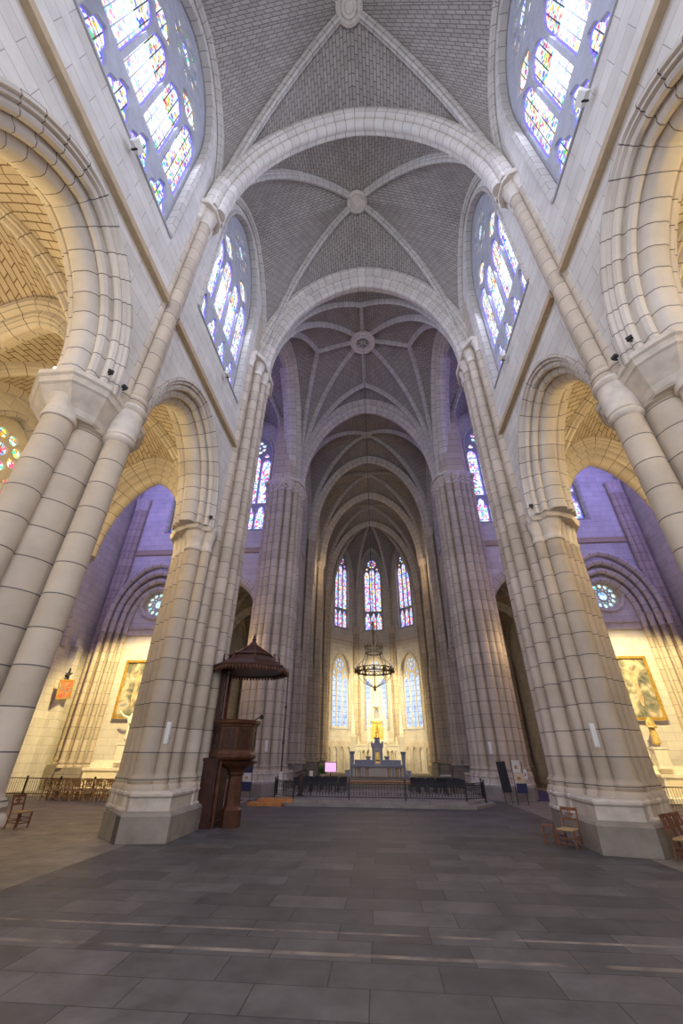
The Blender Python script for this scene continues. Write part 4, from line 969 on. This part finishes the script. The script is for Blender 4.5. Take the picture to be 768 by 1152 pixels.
# ------------------------------------------------------------------ altar in grey marble
al = thing('high_altar', 'grey and white marble altar with orange colonnettes and a stepped central tower', 'altar', (0, 30.2, .17))
MB().box(-1.85, 1.85, -.7, .5, 0, .08).build('base', 'altar_grey', al)
MB().box(-1.6, 1.6, -.3, .35, .08, .68).build('body', 'white', al)
MB().loft([(-1.65, -.45), (1.65, -.45), (1.65, .4), (-1.65, .4)], [(.68, .97), (.71, 1), (.79, 1), (.8, .99)]).build('table_top', 'altar_grey', al)
MB().box(-.48, .48, -.34, -.3, .14, .62).box(-.4, .4, -.36, -.34, .2, .56).build('frontal_panel', 'beige', al)
for e in (-1, 1):
    for k, x in enumerate((.62, .74, 1.12, 1.24, 1.42)):
        MB().lathe(e*x, -.37, [(.045, .1), (.045, .14), (.03, .16), (.03, .56), (.045, .58), (.05, .64)], 10).build('colonnette', 'orange_marble', al)
    MB().box(min(e*.88, e*1.0), max(e*.88, e*1.0), -.42, -.3, .08, .68).build('pilaster', 'altar_grey', al)
    MB().loft([(e*1.66-.12, .0), (e*1.66+.12, .0), (e*1.66+.12, .4), (e*1.66-.12, .4)], [(0, 1.1), (.1, 1.1), (.14, 1), (1.38, 1), (1.42, 1.35), (1.5, 1.4), (1.53, 1.3)]).build('end_pillar', 'altar_grey', al)
    MB().loft([(e*.6-.16, .1), (e*.6+.16, .1), (e*.6+.16, .4), (e*.6-.16, .4)], [(.8, .85), (1.16, .85), (1.2, 1.1), (1.26, 1.1)]).build('pedestal', 'altar_grey', al)
    MB().loft([(e*1.95-.14, .0), (e*1.95+.14, .0), (e*1.95+.14, .3), (e*1.95-.14, .3)], [(0, 1), (.42, .9), (.46, 1.15), (.5, 1.15)]).build('side_pedestal', 'altar_grey', al)
MB().box(-1.5, 1.5, .15, .4, .8, 1.0).box(-1.5, 1.5, .1, .4, 1.0, 1.06).build('gradine', 'altar_grey', al)
tw = MB().box(-.34, -.2, .0, .4, .8, 1.75).box(.2, .34, .0, .4, .8, 1.75).box(-.2, .2, .2, .4, .8, 1.75).box(-.4, .4, -.03, .43, 1.75, 1.86)
tw.loft([(-.3, .0), (.3, .0), (.3, .4), (-.3, .4)], [(1.86, 1), (1.98, .95), (2.0, .6), (2.24, .55), (2.27, .7), (2.33, .7)])
for e in (-1, 1): tw.loft([(e*.34-.06, .0), (e*.34+.06, .0), (e*.34+.06, .12), (e*.34-.06, .12)], [(1.86, 1), (2.05, .9), (2.15, .1)])
twr = tw.build('tabernacle_tower', 'altar_grey', al)
plate_mesh([[(-.2, .8), (.2, .8), (.2, 1.75), (-.2, 1.75)], [(-.13, .86)]+arch2(0, .13, 1.35, .22, 8)+[(.13, .86)]], .05, (0, .06, 0), (1, 0, 0)).build('niche_arch', 'white', twr)
MB().box(-.13, .13, .1, .14, .86, 1.5).build('door', 'gold', twr)
cx_ = MB().beam((0, .2, 2.33), (0, .2, 2.72), .03, .03, (0, 1, 0)).beam((-.1, .2, 2.6), (.1, .2, 2.6), .03, .03); tag(cx_.build('altar_cross', 'bronze'), 'small dark cross on top of the grey marble altar', 'cross').location = (0, 30.2, .17)

# ------------------------------------------------------------------ white stone reredos at the back of the apse
rd = thing('reredos', 'white gothic reredos with gilt shrine, tall central spire and two side pinnacles', 'reredos', (0, 39.0, .17))
def pinnacle(x, y, w, z0, z1, z2, name='pinnacle', mat='white'):
    m = MB().loft([(x-w, y-w), (x+w, y-w), (x+w, y+w), (x-w, y+w)], [(z0, 1.15), (z0+.15, 1.15), (z0+.2, 1), (z1-.2, 1), (z1-.15, 1.15), (z1, 1.15), (z1+.02, .8), (z2-.1, .05), (z2, .0)])
    for k in range(4):
        a = PI/2*k; c, s_ = math.cos(a), math.sin(a)
        m.ngon([(x+c*w*1.1-s_*w*.9, y+s_*w*1.1+c*w*.9, z1-.1), (x+c*w*1.1, y+s_*w*1.1, z1+w*1.9), (x+c*w*1.1+s_*w*.9, y+s_*w*1.1-c*w*.9, z1-.1)])
    n = 7
    for k in range(n):
        zz = z1+(z2-z1)*(k+.5)/n; r = w*.8*(1-(k+.5)/n)*1.15+.02
        for q in range(4):
            a = PI/4+PI/2*q; m.lathe(x+r*1.2*math.cos(a), y+r*1.2*math.sin(a), [(0, zz-.05), (.045, zz), (0, zz+.06)], 5)
    m.lathe(x, y, [(0, z2-.12), (.06, z2-.04), (0, z2+.08)], 6)
    return m.build(name, mat, rd)
for e in (-1, 1):
    pinnacle(e*2.05, 0, .22, 0, 2.75, 5.0); pinnacle(e*1.6, .1, .13, 0, 1.9, 2.6, 'small_pinnacle')
    hs = [[(x-.14, .5)]+arch2(x, .14, 1.35, .3, 6)+[(x+.14, .5)] for x in [e*(.82+.36*k) for k in range(3)]]
    plate_mesh([[(min(e*.6, e*1.9), 0), (max(e*.6, e*1.9), 0), (max(e*.6, e*1.9), 1.95), (min(e*.6, e*1.9), 1.95)]]+hs, .2, (0, .1, 0), (1, 0, 0)).build('arcade_screen', 'white', rd)
    MB().box(min(e*.55, e*1.9), max(e*.55, e*1.9), .16, .3, 0, 1.9).build('screen_back', 'beige', rd)
    MB().box(min(e*.55, e*1.9), max(e*.55, e*1.9), -.16, .2, 1.95, 2.08).build('cornice', 'white', rd)
    pinnacle(e*.72, 0, .12, 1.9, 3.9, 5.4, 'shrine_pinnacle')
MB().loft([(-.7, -.3), (.7, -.3), (.7, .3), (-.7, .3)], [(0, 1), (2.1, 1), (2.2, 1.15), (2.35, 1.15), (2.4, .95)]).build('shrine_base', 'white', rd)
sh = MB().box(-.5, .5, .05, .25, 2.4, 3.75); shr = sh.build('gilt_shrine', 'gold', rd)
MB().box(-.5, -.4, -.1, .1, 2.4, 3.8).box(.4, .5, -.1, .1, 2.4, 3.8).box(-.5, .5, -.1, .1, 3.7, 3.82).build('shrine_frame', 'gold', shr)
bdy = MB().lathe(0, -.02, [(.17, 2.5), (.14, 2.8), (.1, 3.1), (.13, 3.25), (.05, 3.33), (.08, 3.42), (.05, 3.52), (0, 3.54)], 10); bdy.build('shrine_figure', 'gold', shr)
gh = [(-.24, 4.0)]+arch2(0, .24, 4.35, .5, 8)+[(.24, 4.0)]
plate_mesh([[(-.62, 3.82), (.62, 3.82), (.62, 4.2), (.1, 5.9), (-.1, 5.9), (-.62, 4.2)], gh], .25, (0, .12, 0), (1, 0, 0)).build('gable', 'white', rd)
MB().box(-.25, .25, .1, .12, 3.95, 4.95).build('gable_niche', 'altar_grey', rd)
pinnacle(0, 0, .3, 4.9, 6.2, 9.4, 'central_spire'); 
for e in (-1, 1): pinnacle(e*.42, .05, .1, 4.2, 5.6, 7.0, 'shrine_pinnacle')

# ------------------------------------------------------------------ chandelier hanging from the crossing boss
ch = thing('crown_chandelier', 'dark bronze crown chandelier hanging above the choir entrance', 'chandelier', (.05, 16.65, 0))
def ring(mb, z, r, h, t=.03, n=28):
    mb.lathe(0, 0, [(r, z), (r+t, z), (r+t, z+h), (r, z+h), (r, z)], n)
m = MB(); ring(m, 4.28, .66, .05); ring(m, 4.44, .66, .03)
for k in range(28):
    a = 2*PI*k/28; m.bar((.675*math.cos(a), .675*math.sin(a), 4.3), (.675*math.cos(a+2*PI/28), .675*math.sin(a+2*PI/28), 4.45), .012, 4).bar((.675*math.cos(a+2*PI/28), .675*math.sin(a+2*PI/28), 4.3), (.675*math.cos(a), .675*math.sin(a), 4.45), .012, 4)
m.build('lower_ring', 'bronze', ch)
for k in range(12):
    a = 2*PI*k/12; x, y = .74*math.cos(a), .74*math.sin(a)
    MB().lathe(x, y, [(.0, 4.25), (.05, 4.3), (.06, 4.36), (.03, 4.38), (.03, 4.44), (.06, 4.46)], 8).bar((.68*math.cos(a), .68*math.sin(a), 4.32), (x, y, 4.34), .015).build('candle_holder', 'bronze', ch)
    MB().lathe(x, y, [(.022, 4.46), (.02, 4.62), (0, 4.63)], 6).build('candle', 'paper', ch)
m = MB(); ring(m, 5.0, .32, .05); ring(m, 5.22, .34, .04)
for k in range(16):
    a = 2*PI*k/16; m.bar((.33*math.cos(a), .33*math.sin(a), 5.02), (.35*math.cos(a), .35*math.sin(a), 5.24), .012, 4).lathe(.35*math.cos(a), .35*math.sin(a), [(.0, 5.24), (.03, 5.28), (0, 5.4)], 5)
m.build('upper_ring', 'bronze', ch)
m = MB()
for k in range(8):
    a = 2*PI*k/8
    P0 = [Vector((r*math.cos(a), r*math.sin(a), z)) for r, z in ((.66, 4.45), (.62, 4.6), (.45, 4.75), (.36, 4.9), (.33, 5.02))]
    for i in range(4): m.bar(P0[i], P0[i+1], .014, 5)
    P0 = [Vector((r*math.cos(a), r*math.sin(a), z)) for r, z in ((.66, 4.28), (.6, 4.1), (.4, 3.92), (.2, 3.82), (0, 3.72))]
    for i in range(4): m.bar(P0[i], P0[i+1], .012, 5)
    m.bar((.34*math.cos(a), .34*math.sin(a), 5.25), (0.03*math.cos(a), .03*math.sin(a), 6.3), .008, 4)
m.lathe(0, 0, [(0, 3.6), (.06, 3.68), (.03, 3.74), (.05, 3.8), (0, 3.86)], 8)
m.build('scroll_arms', 'bronze', ch)
MB().lathe(0, 0, [(0, 5.3), (.05, 5.4), (.03, 5.7), (.06, 5.8), (.03, 6.3), (0, 6.32)], 8).build('crown_stem', 'bronze', ch)
MB().bar((0, 0, 6.3), (0, 0, 24.9), .012, 5).build('chain', 'iron', ch)

# ------------------------------------------------------------------ statues
def statue(name, label, loc, rz, h=1.2, arm=0, mat='white'):
    """draped figure, one continuous surface"""
    me = bpy.data.meshes.new('s'); V = []; E_ = []; Rr = []
    def add(p, r, par):
        V.append(p); Rr.append(r)
        if par is not None: E_.append((par, len(V)-1))
        return len(V)-1
    a = add((0, 0, .5), (.115, .09), None); b_ = add((0.015, .01, .3), (.12, .10), a); c = add((.01, .0, .04), (.125, .11), b_)
    d = add((0, 0, .66), (.115, .09), a); e = add((0, 0, .79), (.135, .09), d); f_ = add((0, 0, .855), (.045, .045), e); g = add((0, -.01, .93), (.065, .07), f_)
    for s in (-1, 1):
        k = add((s*.12, 0, .78), (.05, .05), e)
        if arm and s == arm:
            k2 = add((s*.26, -.06, .82), (.04, .04), k); k3 = add((s*.38, -.12, .94), (.028, .028), k2); add((s*.43, -.13, .99), (.022, .022), k3)
        else:
            k2 = add((s*.17, -.02, .62), (.045, .045), k); k3 = add((s*.07, -.13, .60), (.035, .035), k2); add((s*.02, -.14, .64), (.028, .028), k3)
    me.from_pydata([tuple(x*h for x in p) for p in V], E_, []); ob = bpy.data.objects.new('s', me); C.objects.link(ob)
    md = ob.modifiers.new('k', 'SKIN'); 
    for i, r in enumerate(Rr): me.skin_vertices[0].data[i].radius = (r[0]*h, r[1]*h); 
    me.skin_vertices[0].data[0].use_root = True
    sb = ob.modifiers.new('s', 'SUBSURF'); sb.levels = 3; sb.render_levels = 3
    dg = bpy.context.evaluated_depsgraph_get(); dg.update(); m2 = bpy.data.meshes.new_from_object(ob.evaluated_get(dg)); bpy.data.objects.remove(ob)
    for v in m2.vertices:     # drapery folds and a flared hem
        x, y, z = v.co; zz = z/h
        if zz < .62:
            an = math.atan2(y, x); k = 1+.10*math.sin(an*9+zz*5)*(1-zz/.62)+.08*(1-zz/.62); v.co.x = x*k; v.co.y = y*k
        if zz < .04: v.co.z = max(z, 0)
    for p in m2.polygons: p.use_smooth = True
    m2.materials.clear(); m2.materials.append(M[mat]); m2.name = name
    o = bpy.data.objects.new(name, m2); C.objects.link(o); o.location = loc; o.rotation_euler = (0, 0, rz); tag(o, label, 'statue'); return o
for s, nm in ((-1, 'left'), (1, 'right')):
    X = s*12.7
    a = thing('side_altar', 'pale stone side altar with carved frontal in the %s transept' % nm, 'altar', (X, 21.2, 0), group='side altars of the transepts')
    MB().box(-1.15, 1.15, -1.0, .6, 0, .14).build('step', 'white', a)
    MB().box(-.85, .85, -.3, .45, .14, .82).build('body', 'white', a)
    MB().box(-.92, .92, -.36, .5, .82, .92).build('table_top', 'white', a)
    MB().box(-.7, .7, -.33, -.3, .22, .74).lathe(0, 0, [(0, 0)], 3).build('frontal_panel', 'beige', a)
    rz_ = MB()
    for k in range(8): rz_.bar((0, -.34, .48), (.11*math.cos(k*PI/4), -.34, .48+.11*math.sin(k*PI/4)), .02, 5)
    rz_.build('rosette', 'white', a)
    MB().box(-.95, .95, .2, .5, .92, 1.12).box(-.85, .85, .28, .5, 1.12, 1.22).build('gradine', 'white', a)
    sx_ = -.38 if s > 0 else .55
    MB().loft([(sx_-.27, .0), (sx_+.27, .0), (sx_+.27, .42), (sx_-.27, .42)], [(1.12, 1.08), (1.2, 1.0), (1.8, .95), (1.85, 1.1), (1.93, 1.1)]).build('pedestal', 'white', a)
    if s > 0: statue('robed_statue', 'gilded yellow robed statue on a pedestal over the right side altar', (X+sx_, 21.3, 1.93), .3, 1.25, 0, 'paint_gilt')
    else: statue('robed_statue', 'pale robed statue with outstretched arm over the left side altar', (X+sx_, 21.4, 1.93), 0, 1.4, -1, 'white')
    # paintings
    p = thing('framed_painting', 'large gilt-framed painting of pale figures above the %s side altar' % nm, 'painting', (X-s*.05, 21.96, 0), group='large paintings over the side altars')
    MB().box(-.72, .72, -.05, -.03, 3.1, 5.75).build('canvas', painting_mat('oil_'+nm, [(.05, .06, .05), (.16, .17, .13), (.35, .32, .22), (.75, .6, .42), (.3, .34, .36)], 1.4, 2.0+s*3.5), p)
    fr = plate_mesh([[(-.82, 3.0), (.82, 3.0), (.82, 5.85), (-.82, 5.85)], [(-.7, 3.12), (.7, 3.12), (.7, 5.73), (-.7, 5.73)]], .07, (0, -.10, 0), (1, 0, 0)); fr.build('frame', 'gold', p)
    pf = MB()
    for c_ in ([(-.10, 4.0), (-.06, 4.6), (-.16, 4.95), (-.42, 5.15), (-.40, 5.2), (-.14, 5.12), (-.05, 5.15), (-.07, 5.3), (0, 5.4), (.07, 5.3), (.05, 5.15), (.16, 5.1), (.4, 5.3), (.43, 5.24), (.18, 4.95), (.1, 4.6), (.14, 4.0), (.05, 3.6), (-.03, 3.6)],): merge(pf, plate_mesh([c_], .008, (0, -.052, 0), (1, 0, 0)))
    pf.build('painted_figure', 'paint_flesh', p)
    # iron rail before the altar
    r = thing('altar_railing', 'low iron railing before the %s transept altar' % nm, 'railing', (s*12.7, 18.4, 0), group='side altar railings')
    tp = MB()
    for z in (.62, .1): tp.beam((-3.0, 0, z), (2.9, 0, z), .04, .03)
    tp.build('rail', 'bronze', r); g_ = MB()
    for k in range(60): g_.bar((-2.95+k*.1, 0, 0), (-2.95+k*.1, 0, .62), .008, 4, caps=False)
    g_.build('bars', 'bronze', r)
    for k in range(5): MB().box(-3+k*1.45, -2.95+k*1.45, -.02, .03, 0, .7).build('post', 'iron', r)
# tilted picture on the left end wall
hp = thing('hanging_picture', 'small gilt icon hanging tilted from a dark bow on the left transept wall', 'picture', (-15.35, 20.3, 4.2))
MB().beam((0, -.32, -.42), (0, .32, -.42), .05, .06).beam((0, -.32, .42), (0, .32, .42), .05, .06).beam((0, -.3, -.42), (0, -.3, .42), .05, .06, (0, 1, 0)).beam((0, .3, -.42), (0, .3, .42), .05, .06, (0, 1, 0)).build('frame', 'gold', hp)
MB().box(-.02, .0, -.3, .3, -.42, .42).build('canvas', painting_mat('icon', [(.08, .2, .14), (.5, .3, .1), (.65, .08, .05), (.1, .35, .3), (.6, .5, .2)], 5, 1.0), hp)
MB().bar((.0, 0, .42), (-.25, .1, .95), .05).bar((-.05, -.1, .6), (-.1, .2, .75), .1, 6, .02).build('bow', 'black', hp)
hp.rotation_euler = (.12, .1, -.55)
wp = thing('wall_painting', 'narrow orange and gold icon on a tall grey board at the far left', 'picture', (-14.9, 17.2, 0))
MB().box(-.06, .0, -.45, .45, 0, 2.9).build('board', 'plinth', wp)
MB().box(0, .03, -.25, .25, .9, 1.75).build('icon', painting_mat('icon2', [(.7, .35, .05), (.6, .1, .05), (.8, .6, .1)], 4, 5.0), wp)

# ------------------------------------------------------------------ notices at the foot of the far piers
def notice(label, loc, rz, sheets):
    t = thing('notice_stand', label, 'notice board', loc, rz)
    MB().bar((-.2, 0, 0), (-.2, 0, 1.35), .012).bar((.2, 0, 0), (.2, 0, 1.35), .012).bar((-.25, -.12, .01), (-.15, .12, .01), .012).bar((.15, -.12, .01), (.25, .12, .01), .012).build('stand', 'iron', t)
    for x0, x1, z0, z1, mt in sheets:
        sh_ = MB().box(x0, x1, -.03, -.015, z0, z1).build('sheet', mt, t)
        if mt != 'navy': MB().box(x0+(x1-x0)*.3, x0+(x1-x0)*.62, -.034, -.03, z0+(z1-z0)*.3, z0+(z1-z0)*.6).build('printed_picture', 'orange_marble', sh_)
    return t
notice('notice stand with white, beige and navy sheets beside the far right pier', (5.35, 18.55, 0), .2, [(-.2, .12, 1.0, 1.4, 'paper'), (-.2, .22, .68, .98, 'beige'), (-.15, .25, .36, .66, 'navy'), (.2, .34, .8, 1.1, 'paper')])
notice('notice stand with blue and white sheets behind the pulpit', (-5.05, 18.3, 0), -.2, [(-.2, .2, .9, 1.3, 'navy'), (-.18, .18, .62, .88, 'paper'), (-.2, .2, .3, .6, 'navy')])
bp_ = thing('black_panel', 'tall black cloth panel leaning on the far right pier base', 'panel', (4.95, 18.95, 0))
MB().beam((0, 0, .35), (-.05, .15, 1.35), .34, .03, (0, 1, 0)).build('upright', 'black', bp_); MB().bar((-.12, -.02, 0), (-.15, .14, 1.3), .012).bar((.12, -.02, 0), (.08, .14, 1.3), .012).build('frame', 'iron', bp_)  # plain black tilted panel on two thin bars
rc = MB().box(5.95, 8.5, 20.2, 26.5, 0, .02); tag(rc.build('floor_carpet', 'carpet'), 'purple carpet at the entrance of the right choir aisle', 'carpet')
tl = thing('sanctuary_lamp', 'tiny red glowing lamp beyond the right clustered pier', 'lamp', (7.3, 20.5, 1.0))
MB().lathe(0, 0, [(0, .6), (.05, .62), (.055, .7), (.0, .76)], 10).build('glass', 'redlamp', tl); MB().bar((0, 0, -1), (0, 0, .62), .012).build('stand', 'iron', tl)

# ------------------------------------------------------------------ church chairs
def church_chair(name, label, mat, loc, rz, group):
    t = thing(name, label, 'chair', loc, rz, group)
    w_, d_, hs_, hb_ = .165, .155, .315, .66
    st_ = MB().loft([(-w_, -d_), (w_, -d_), (w_*.88, d_), (-w_*.88, d_)], [(hs_-.02, .97), (hs_-.01, 1), (hs_+.005, 1), (hs_+.015, .9)]); st_.build('seat', 'rush', t)
    for e in (-1, 1):
        MB().loft([(e*w_-.014, -d_-.01), (e*w_+.014, -d_-.01), (e*w_+.014, -d_+.018), (e*w_-.014, -d_+.018)], [(0, .75), (.1, 1), (hs_, 1)]).build('leg', mat, t)
        q = MB().beam((e*w_*.9, d_+.03, 0), (e*w_*.88, d_, hs_), .026, .026, (0, 1, 0)).beam((e*w_*.88, d_, hs_), (e*w_*.95, d_+.075, hb_), .026, .026, (0, 1, 0)); q.build('back_post', mat, t)
    b1 = MB().beam((-w_*.95, d_+.072, hb_-.03), (w_*.95, d_+.072, hb_-.03), .02, .055); b1.build('top_rail', mat, t)
    b1 = MB().beam((-w_*.9, d_+.045, hs_+.15), (w_*.9, d_+.045, hs_+.15), .018, .03).beam((-.02, d_+.045, hs_+.15), (-.02, d_+.07, hb_-.04), .014, .016, (0, 1, 0)).beam((.02, d_+.045, hs_+.15), (.02, d_+.07, hb_-.04), .014, .016, (0, 1, 0)).beam((-.07, d_+.058, hs_+.23), (.07, d_+.058, hs_+.23), .016, .03); b1.build('back_splat', mat, t)
    st2 = MB()
    for z in (.1, .18): st2.beam((-w_, -d_, z), (w_, -d_, z), .014, .016)
    for e in (-1, 1):
        for z in (.12, .2): st2.beam((e*w_, -d_, z), (e*w_*.9, d_+.02, z), .014, .016)
    st2.beam((-w_*.9, d_+.02, .14), (w_*.9, d_+.02, .14), .014, .016); st2.build('stretchers', mat, t)
    return t
c0 = church_chair('church_chair', 'brown rush-seated chair alone against the front of the right clustered pier', 'chair', (3.85, 10.45, 0), -.75, 'brown church chairs')
dup(c0, (-8.5, 11.25, 0), 1.35, 'brown rush-seated chair alone at the far left near the round-column pier')
for k in range(3):
    dup(c0, (5.5+.23*k, 9.55+.2*k, 0), .8, 'brown chair in the row at the right pier, %s' % ('first, nearest the camera', 'middle one of three', 'third, cut by the photo edge')[k], 'row of three brown chairs')
sto = thing('low_stool', 'low brown wooden prayer stool left of the single chair by the right pier', 'stool', (3.62, 10.95, 0), -.5)
MB().box(-.12, .12, -.08, .08, .30, .33).build('seat', 'chair', sto)
for x in (-.1, .1):
    for y in (-.06, .06): MB().box(x-.012, x+.012, y-.012, y+.012, 0, .3).build('leg', 'chair', sto)
MB().box(-.1, .1, -.006, .006, .12, .14).build('stretcher', 'chair', sto)
c1 = church_chair('rush_chair', 'pale rush-seated chair in the left transept row, first from the left', 'chair_pale', (-12.3, 17.3, 0), PI, 'rows of pale chairs before the left altar')
ords = ('second', 'third', 'fourth', 'fifth', 'sixth', 'seventh', 'eighth', 'ninth')
for k in range(8): dup(c1, (-12.3+.42*(k+1), 17.3-.02*k, 0), PI+(.06 if k % 2 else -.05), 'pale rush-seated chair in the left transept front row, %s from the left' % ords[k])
for k in range(7): dup(c1, (-12.5+.44*k, 17.95, 0), PI+(.05 if k % 2 else -.04), 'pale rush-seated chair in the row nearest the left altar railing, %s from the left' % (('first',)+ords)[k])
# ------------------------------------------------------------------ lights
def point(name, loc, e, c, r=.1):
    l = bpy.data.lights.new(name, 'POINT'); l.energy = e; l.color = c; l.shadow_soft_size = r
    o = bpy.data.objects.new(name, l); C.objects.link(o); o.location = loc; return o
def spot(name, loc, target, e, c, ang, blend=.5, r=.1):
    l = bpy.data.lights.new(name, 'SPOT'); l.energy = e; l.color = c; l.shadow_soft_size = r; l.spot_size = math.radians(ang); l.spot_blend = blend
    o = bpy.data.objects.new(name, l); C.objects.link(o); o.location = loc
    o.rotation_euler = (Vector(target)-Vector(loc)).to_track_quat('-Z', 'Y').to_euler(); return o
def area(name, loc, target, sx, sy, e, c):
    l = bpy.data.lights.new(name, 'AREA'); l.shape = 'RECTANGLE'; l.size = sx; l.size_y = sy; l.energy = e; l.color = c
    o = bpy.data.objects.new(name, l); C.objects.link(o); o.location = loc
    o.rotation_euler = (Vector(target)-Vector(loc)).to_track_quat('-Z', 'Y').to_euler(); return o
COOL = (.62, .70, 1); WARM = (1, .72, .32); VIO = (.30, .27, 1)
for s in (-1, 1):
    # daylight falling in through the clerestory windows (just inside the opposite glass)
    for k, (c, hw, z0, zs, h) in enumerate(WIN):
        area('clerestory_daylight', (s*4.95, c, 17.2), (0, c, 14.5), 3.0, 6.5, 500, COOL)
    point('aisle_lamp', (s*6.6, 5.5, 8.1), 230, WARM, .06)
    point('aisle_lamp', (s*7.2, 10.4, 8.2), 110, WARM, .06)
    point('aisle_lamp', (s*7.6, 1.0, 8.1), 260, WARM, .06)
    spot('altar_lamp', (s*10.6, 16.4, 8.0), (s*13.2, 22, 3.0), 4300, (1, .78, .34), 66, .5)
    area('transept_violet_fill', (s*15.5, 16.5, 15.5), (s*8, 22, 13), 4.5, 8, 420, VIO)  # added violet area light in front of the added end window
    area('transept_upper_violet_fill', (s*12, 13.0, 18.5), (s*9, 22, 14), 6, 5, 260, (.32, .28, 1))  # added high violet fill aimed at the east wall, no window behind it
    spot('choir_lamp', (s*3.6, 34.5, 8.0), (s*-1.0, 42.9, 5.0), 1350, (1, .80, .42), 72, .6)
    spot('reredos_fill', (s*4.0, 29.0, 7.0), (s*.6, 39.0, 3.2), 2600, (1, .84, .5), 44, .6)  # added spot that brightens the reredos front
    point('choir_vault_lamp', (s*3.3, 31.0, 15.0), 80, (1, .72, .42), .08)
    spot('apse_fill', (s*3.9, 38.9, 8.2), (s*-2.2, 42.9, 4.6), 1300, (1, .80, .42), 105, .7)  # added spot that evens out the glow on the lower apse walls
    point('pier_lamp', (s*7.0, 19.5, 6.2), 60, WARM, .06)
area('west_fill', (0, -7, 9), (0, 12, 7), 9, 12, 1150, (.86, .88, 1))  # added area light behind the camera, for an unseen west window

w = bpy.data.worlds.new('World'); sc.world = w; w.use_nodes = True
w.node_tree.nodes['Background'].inputs[0].default_value = (.75, .8, 1, 1); w.node_tree.nodes['Background'].inputs[1].default_value = .5

# ------------------------------------------------------------------ camera
cd = bpy.data.cameras.new('camera'); cam = bpy.data.objects.new('camera', cd); C.objects.link(cam); sc.camera = cam
cd.sensor_fit = 'HORIZONTAL'; cd.sensor_width = 24; cd.lens = 24*446.8/768; cd.clip_end = 200; cd.clip_start = .05
R_ = Vector((0.99663531, 0.08158583, 0.00786161)); D_ = Vector((-0.03567153, 0.51810262, -0.85457429)); F_ = Vector((-0.07379427, 0.85141848, 0.51926966))
mw = Matrix(((R_.x, -D_.x, -F_.x, 0.139), (R_.y, -D_.y, -F_.y, 0), (R_.z, -D_.z, -F_.z, 1.578), (0, 0, 0, 1)))
cam.matrix_world = mw
vs = sc.view_settings; vs.view_transform = 'Standard'; vs.look = 'None'; vs.gamma = 1; vs.exposure = 0; vs.use_curve_mapping = False
sc.cycles.use_denoising = True; sc.cycles.max_bounces = 8; sc.cycles.diffuse_bounces = 5; sc.cycles.sample_clamp_indirect = 6; sc.cycles.caustics_reflective = False; sc.cycles.caustics_refractive = False
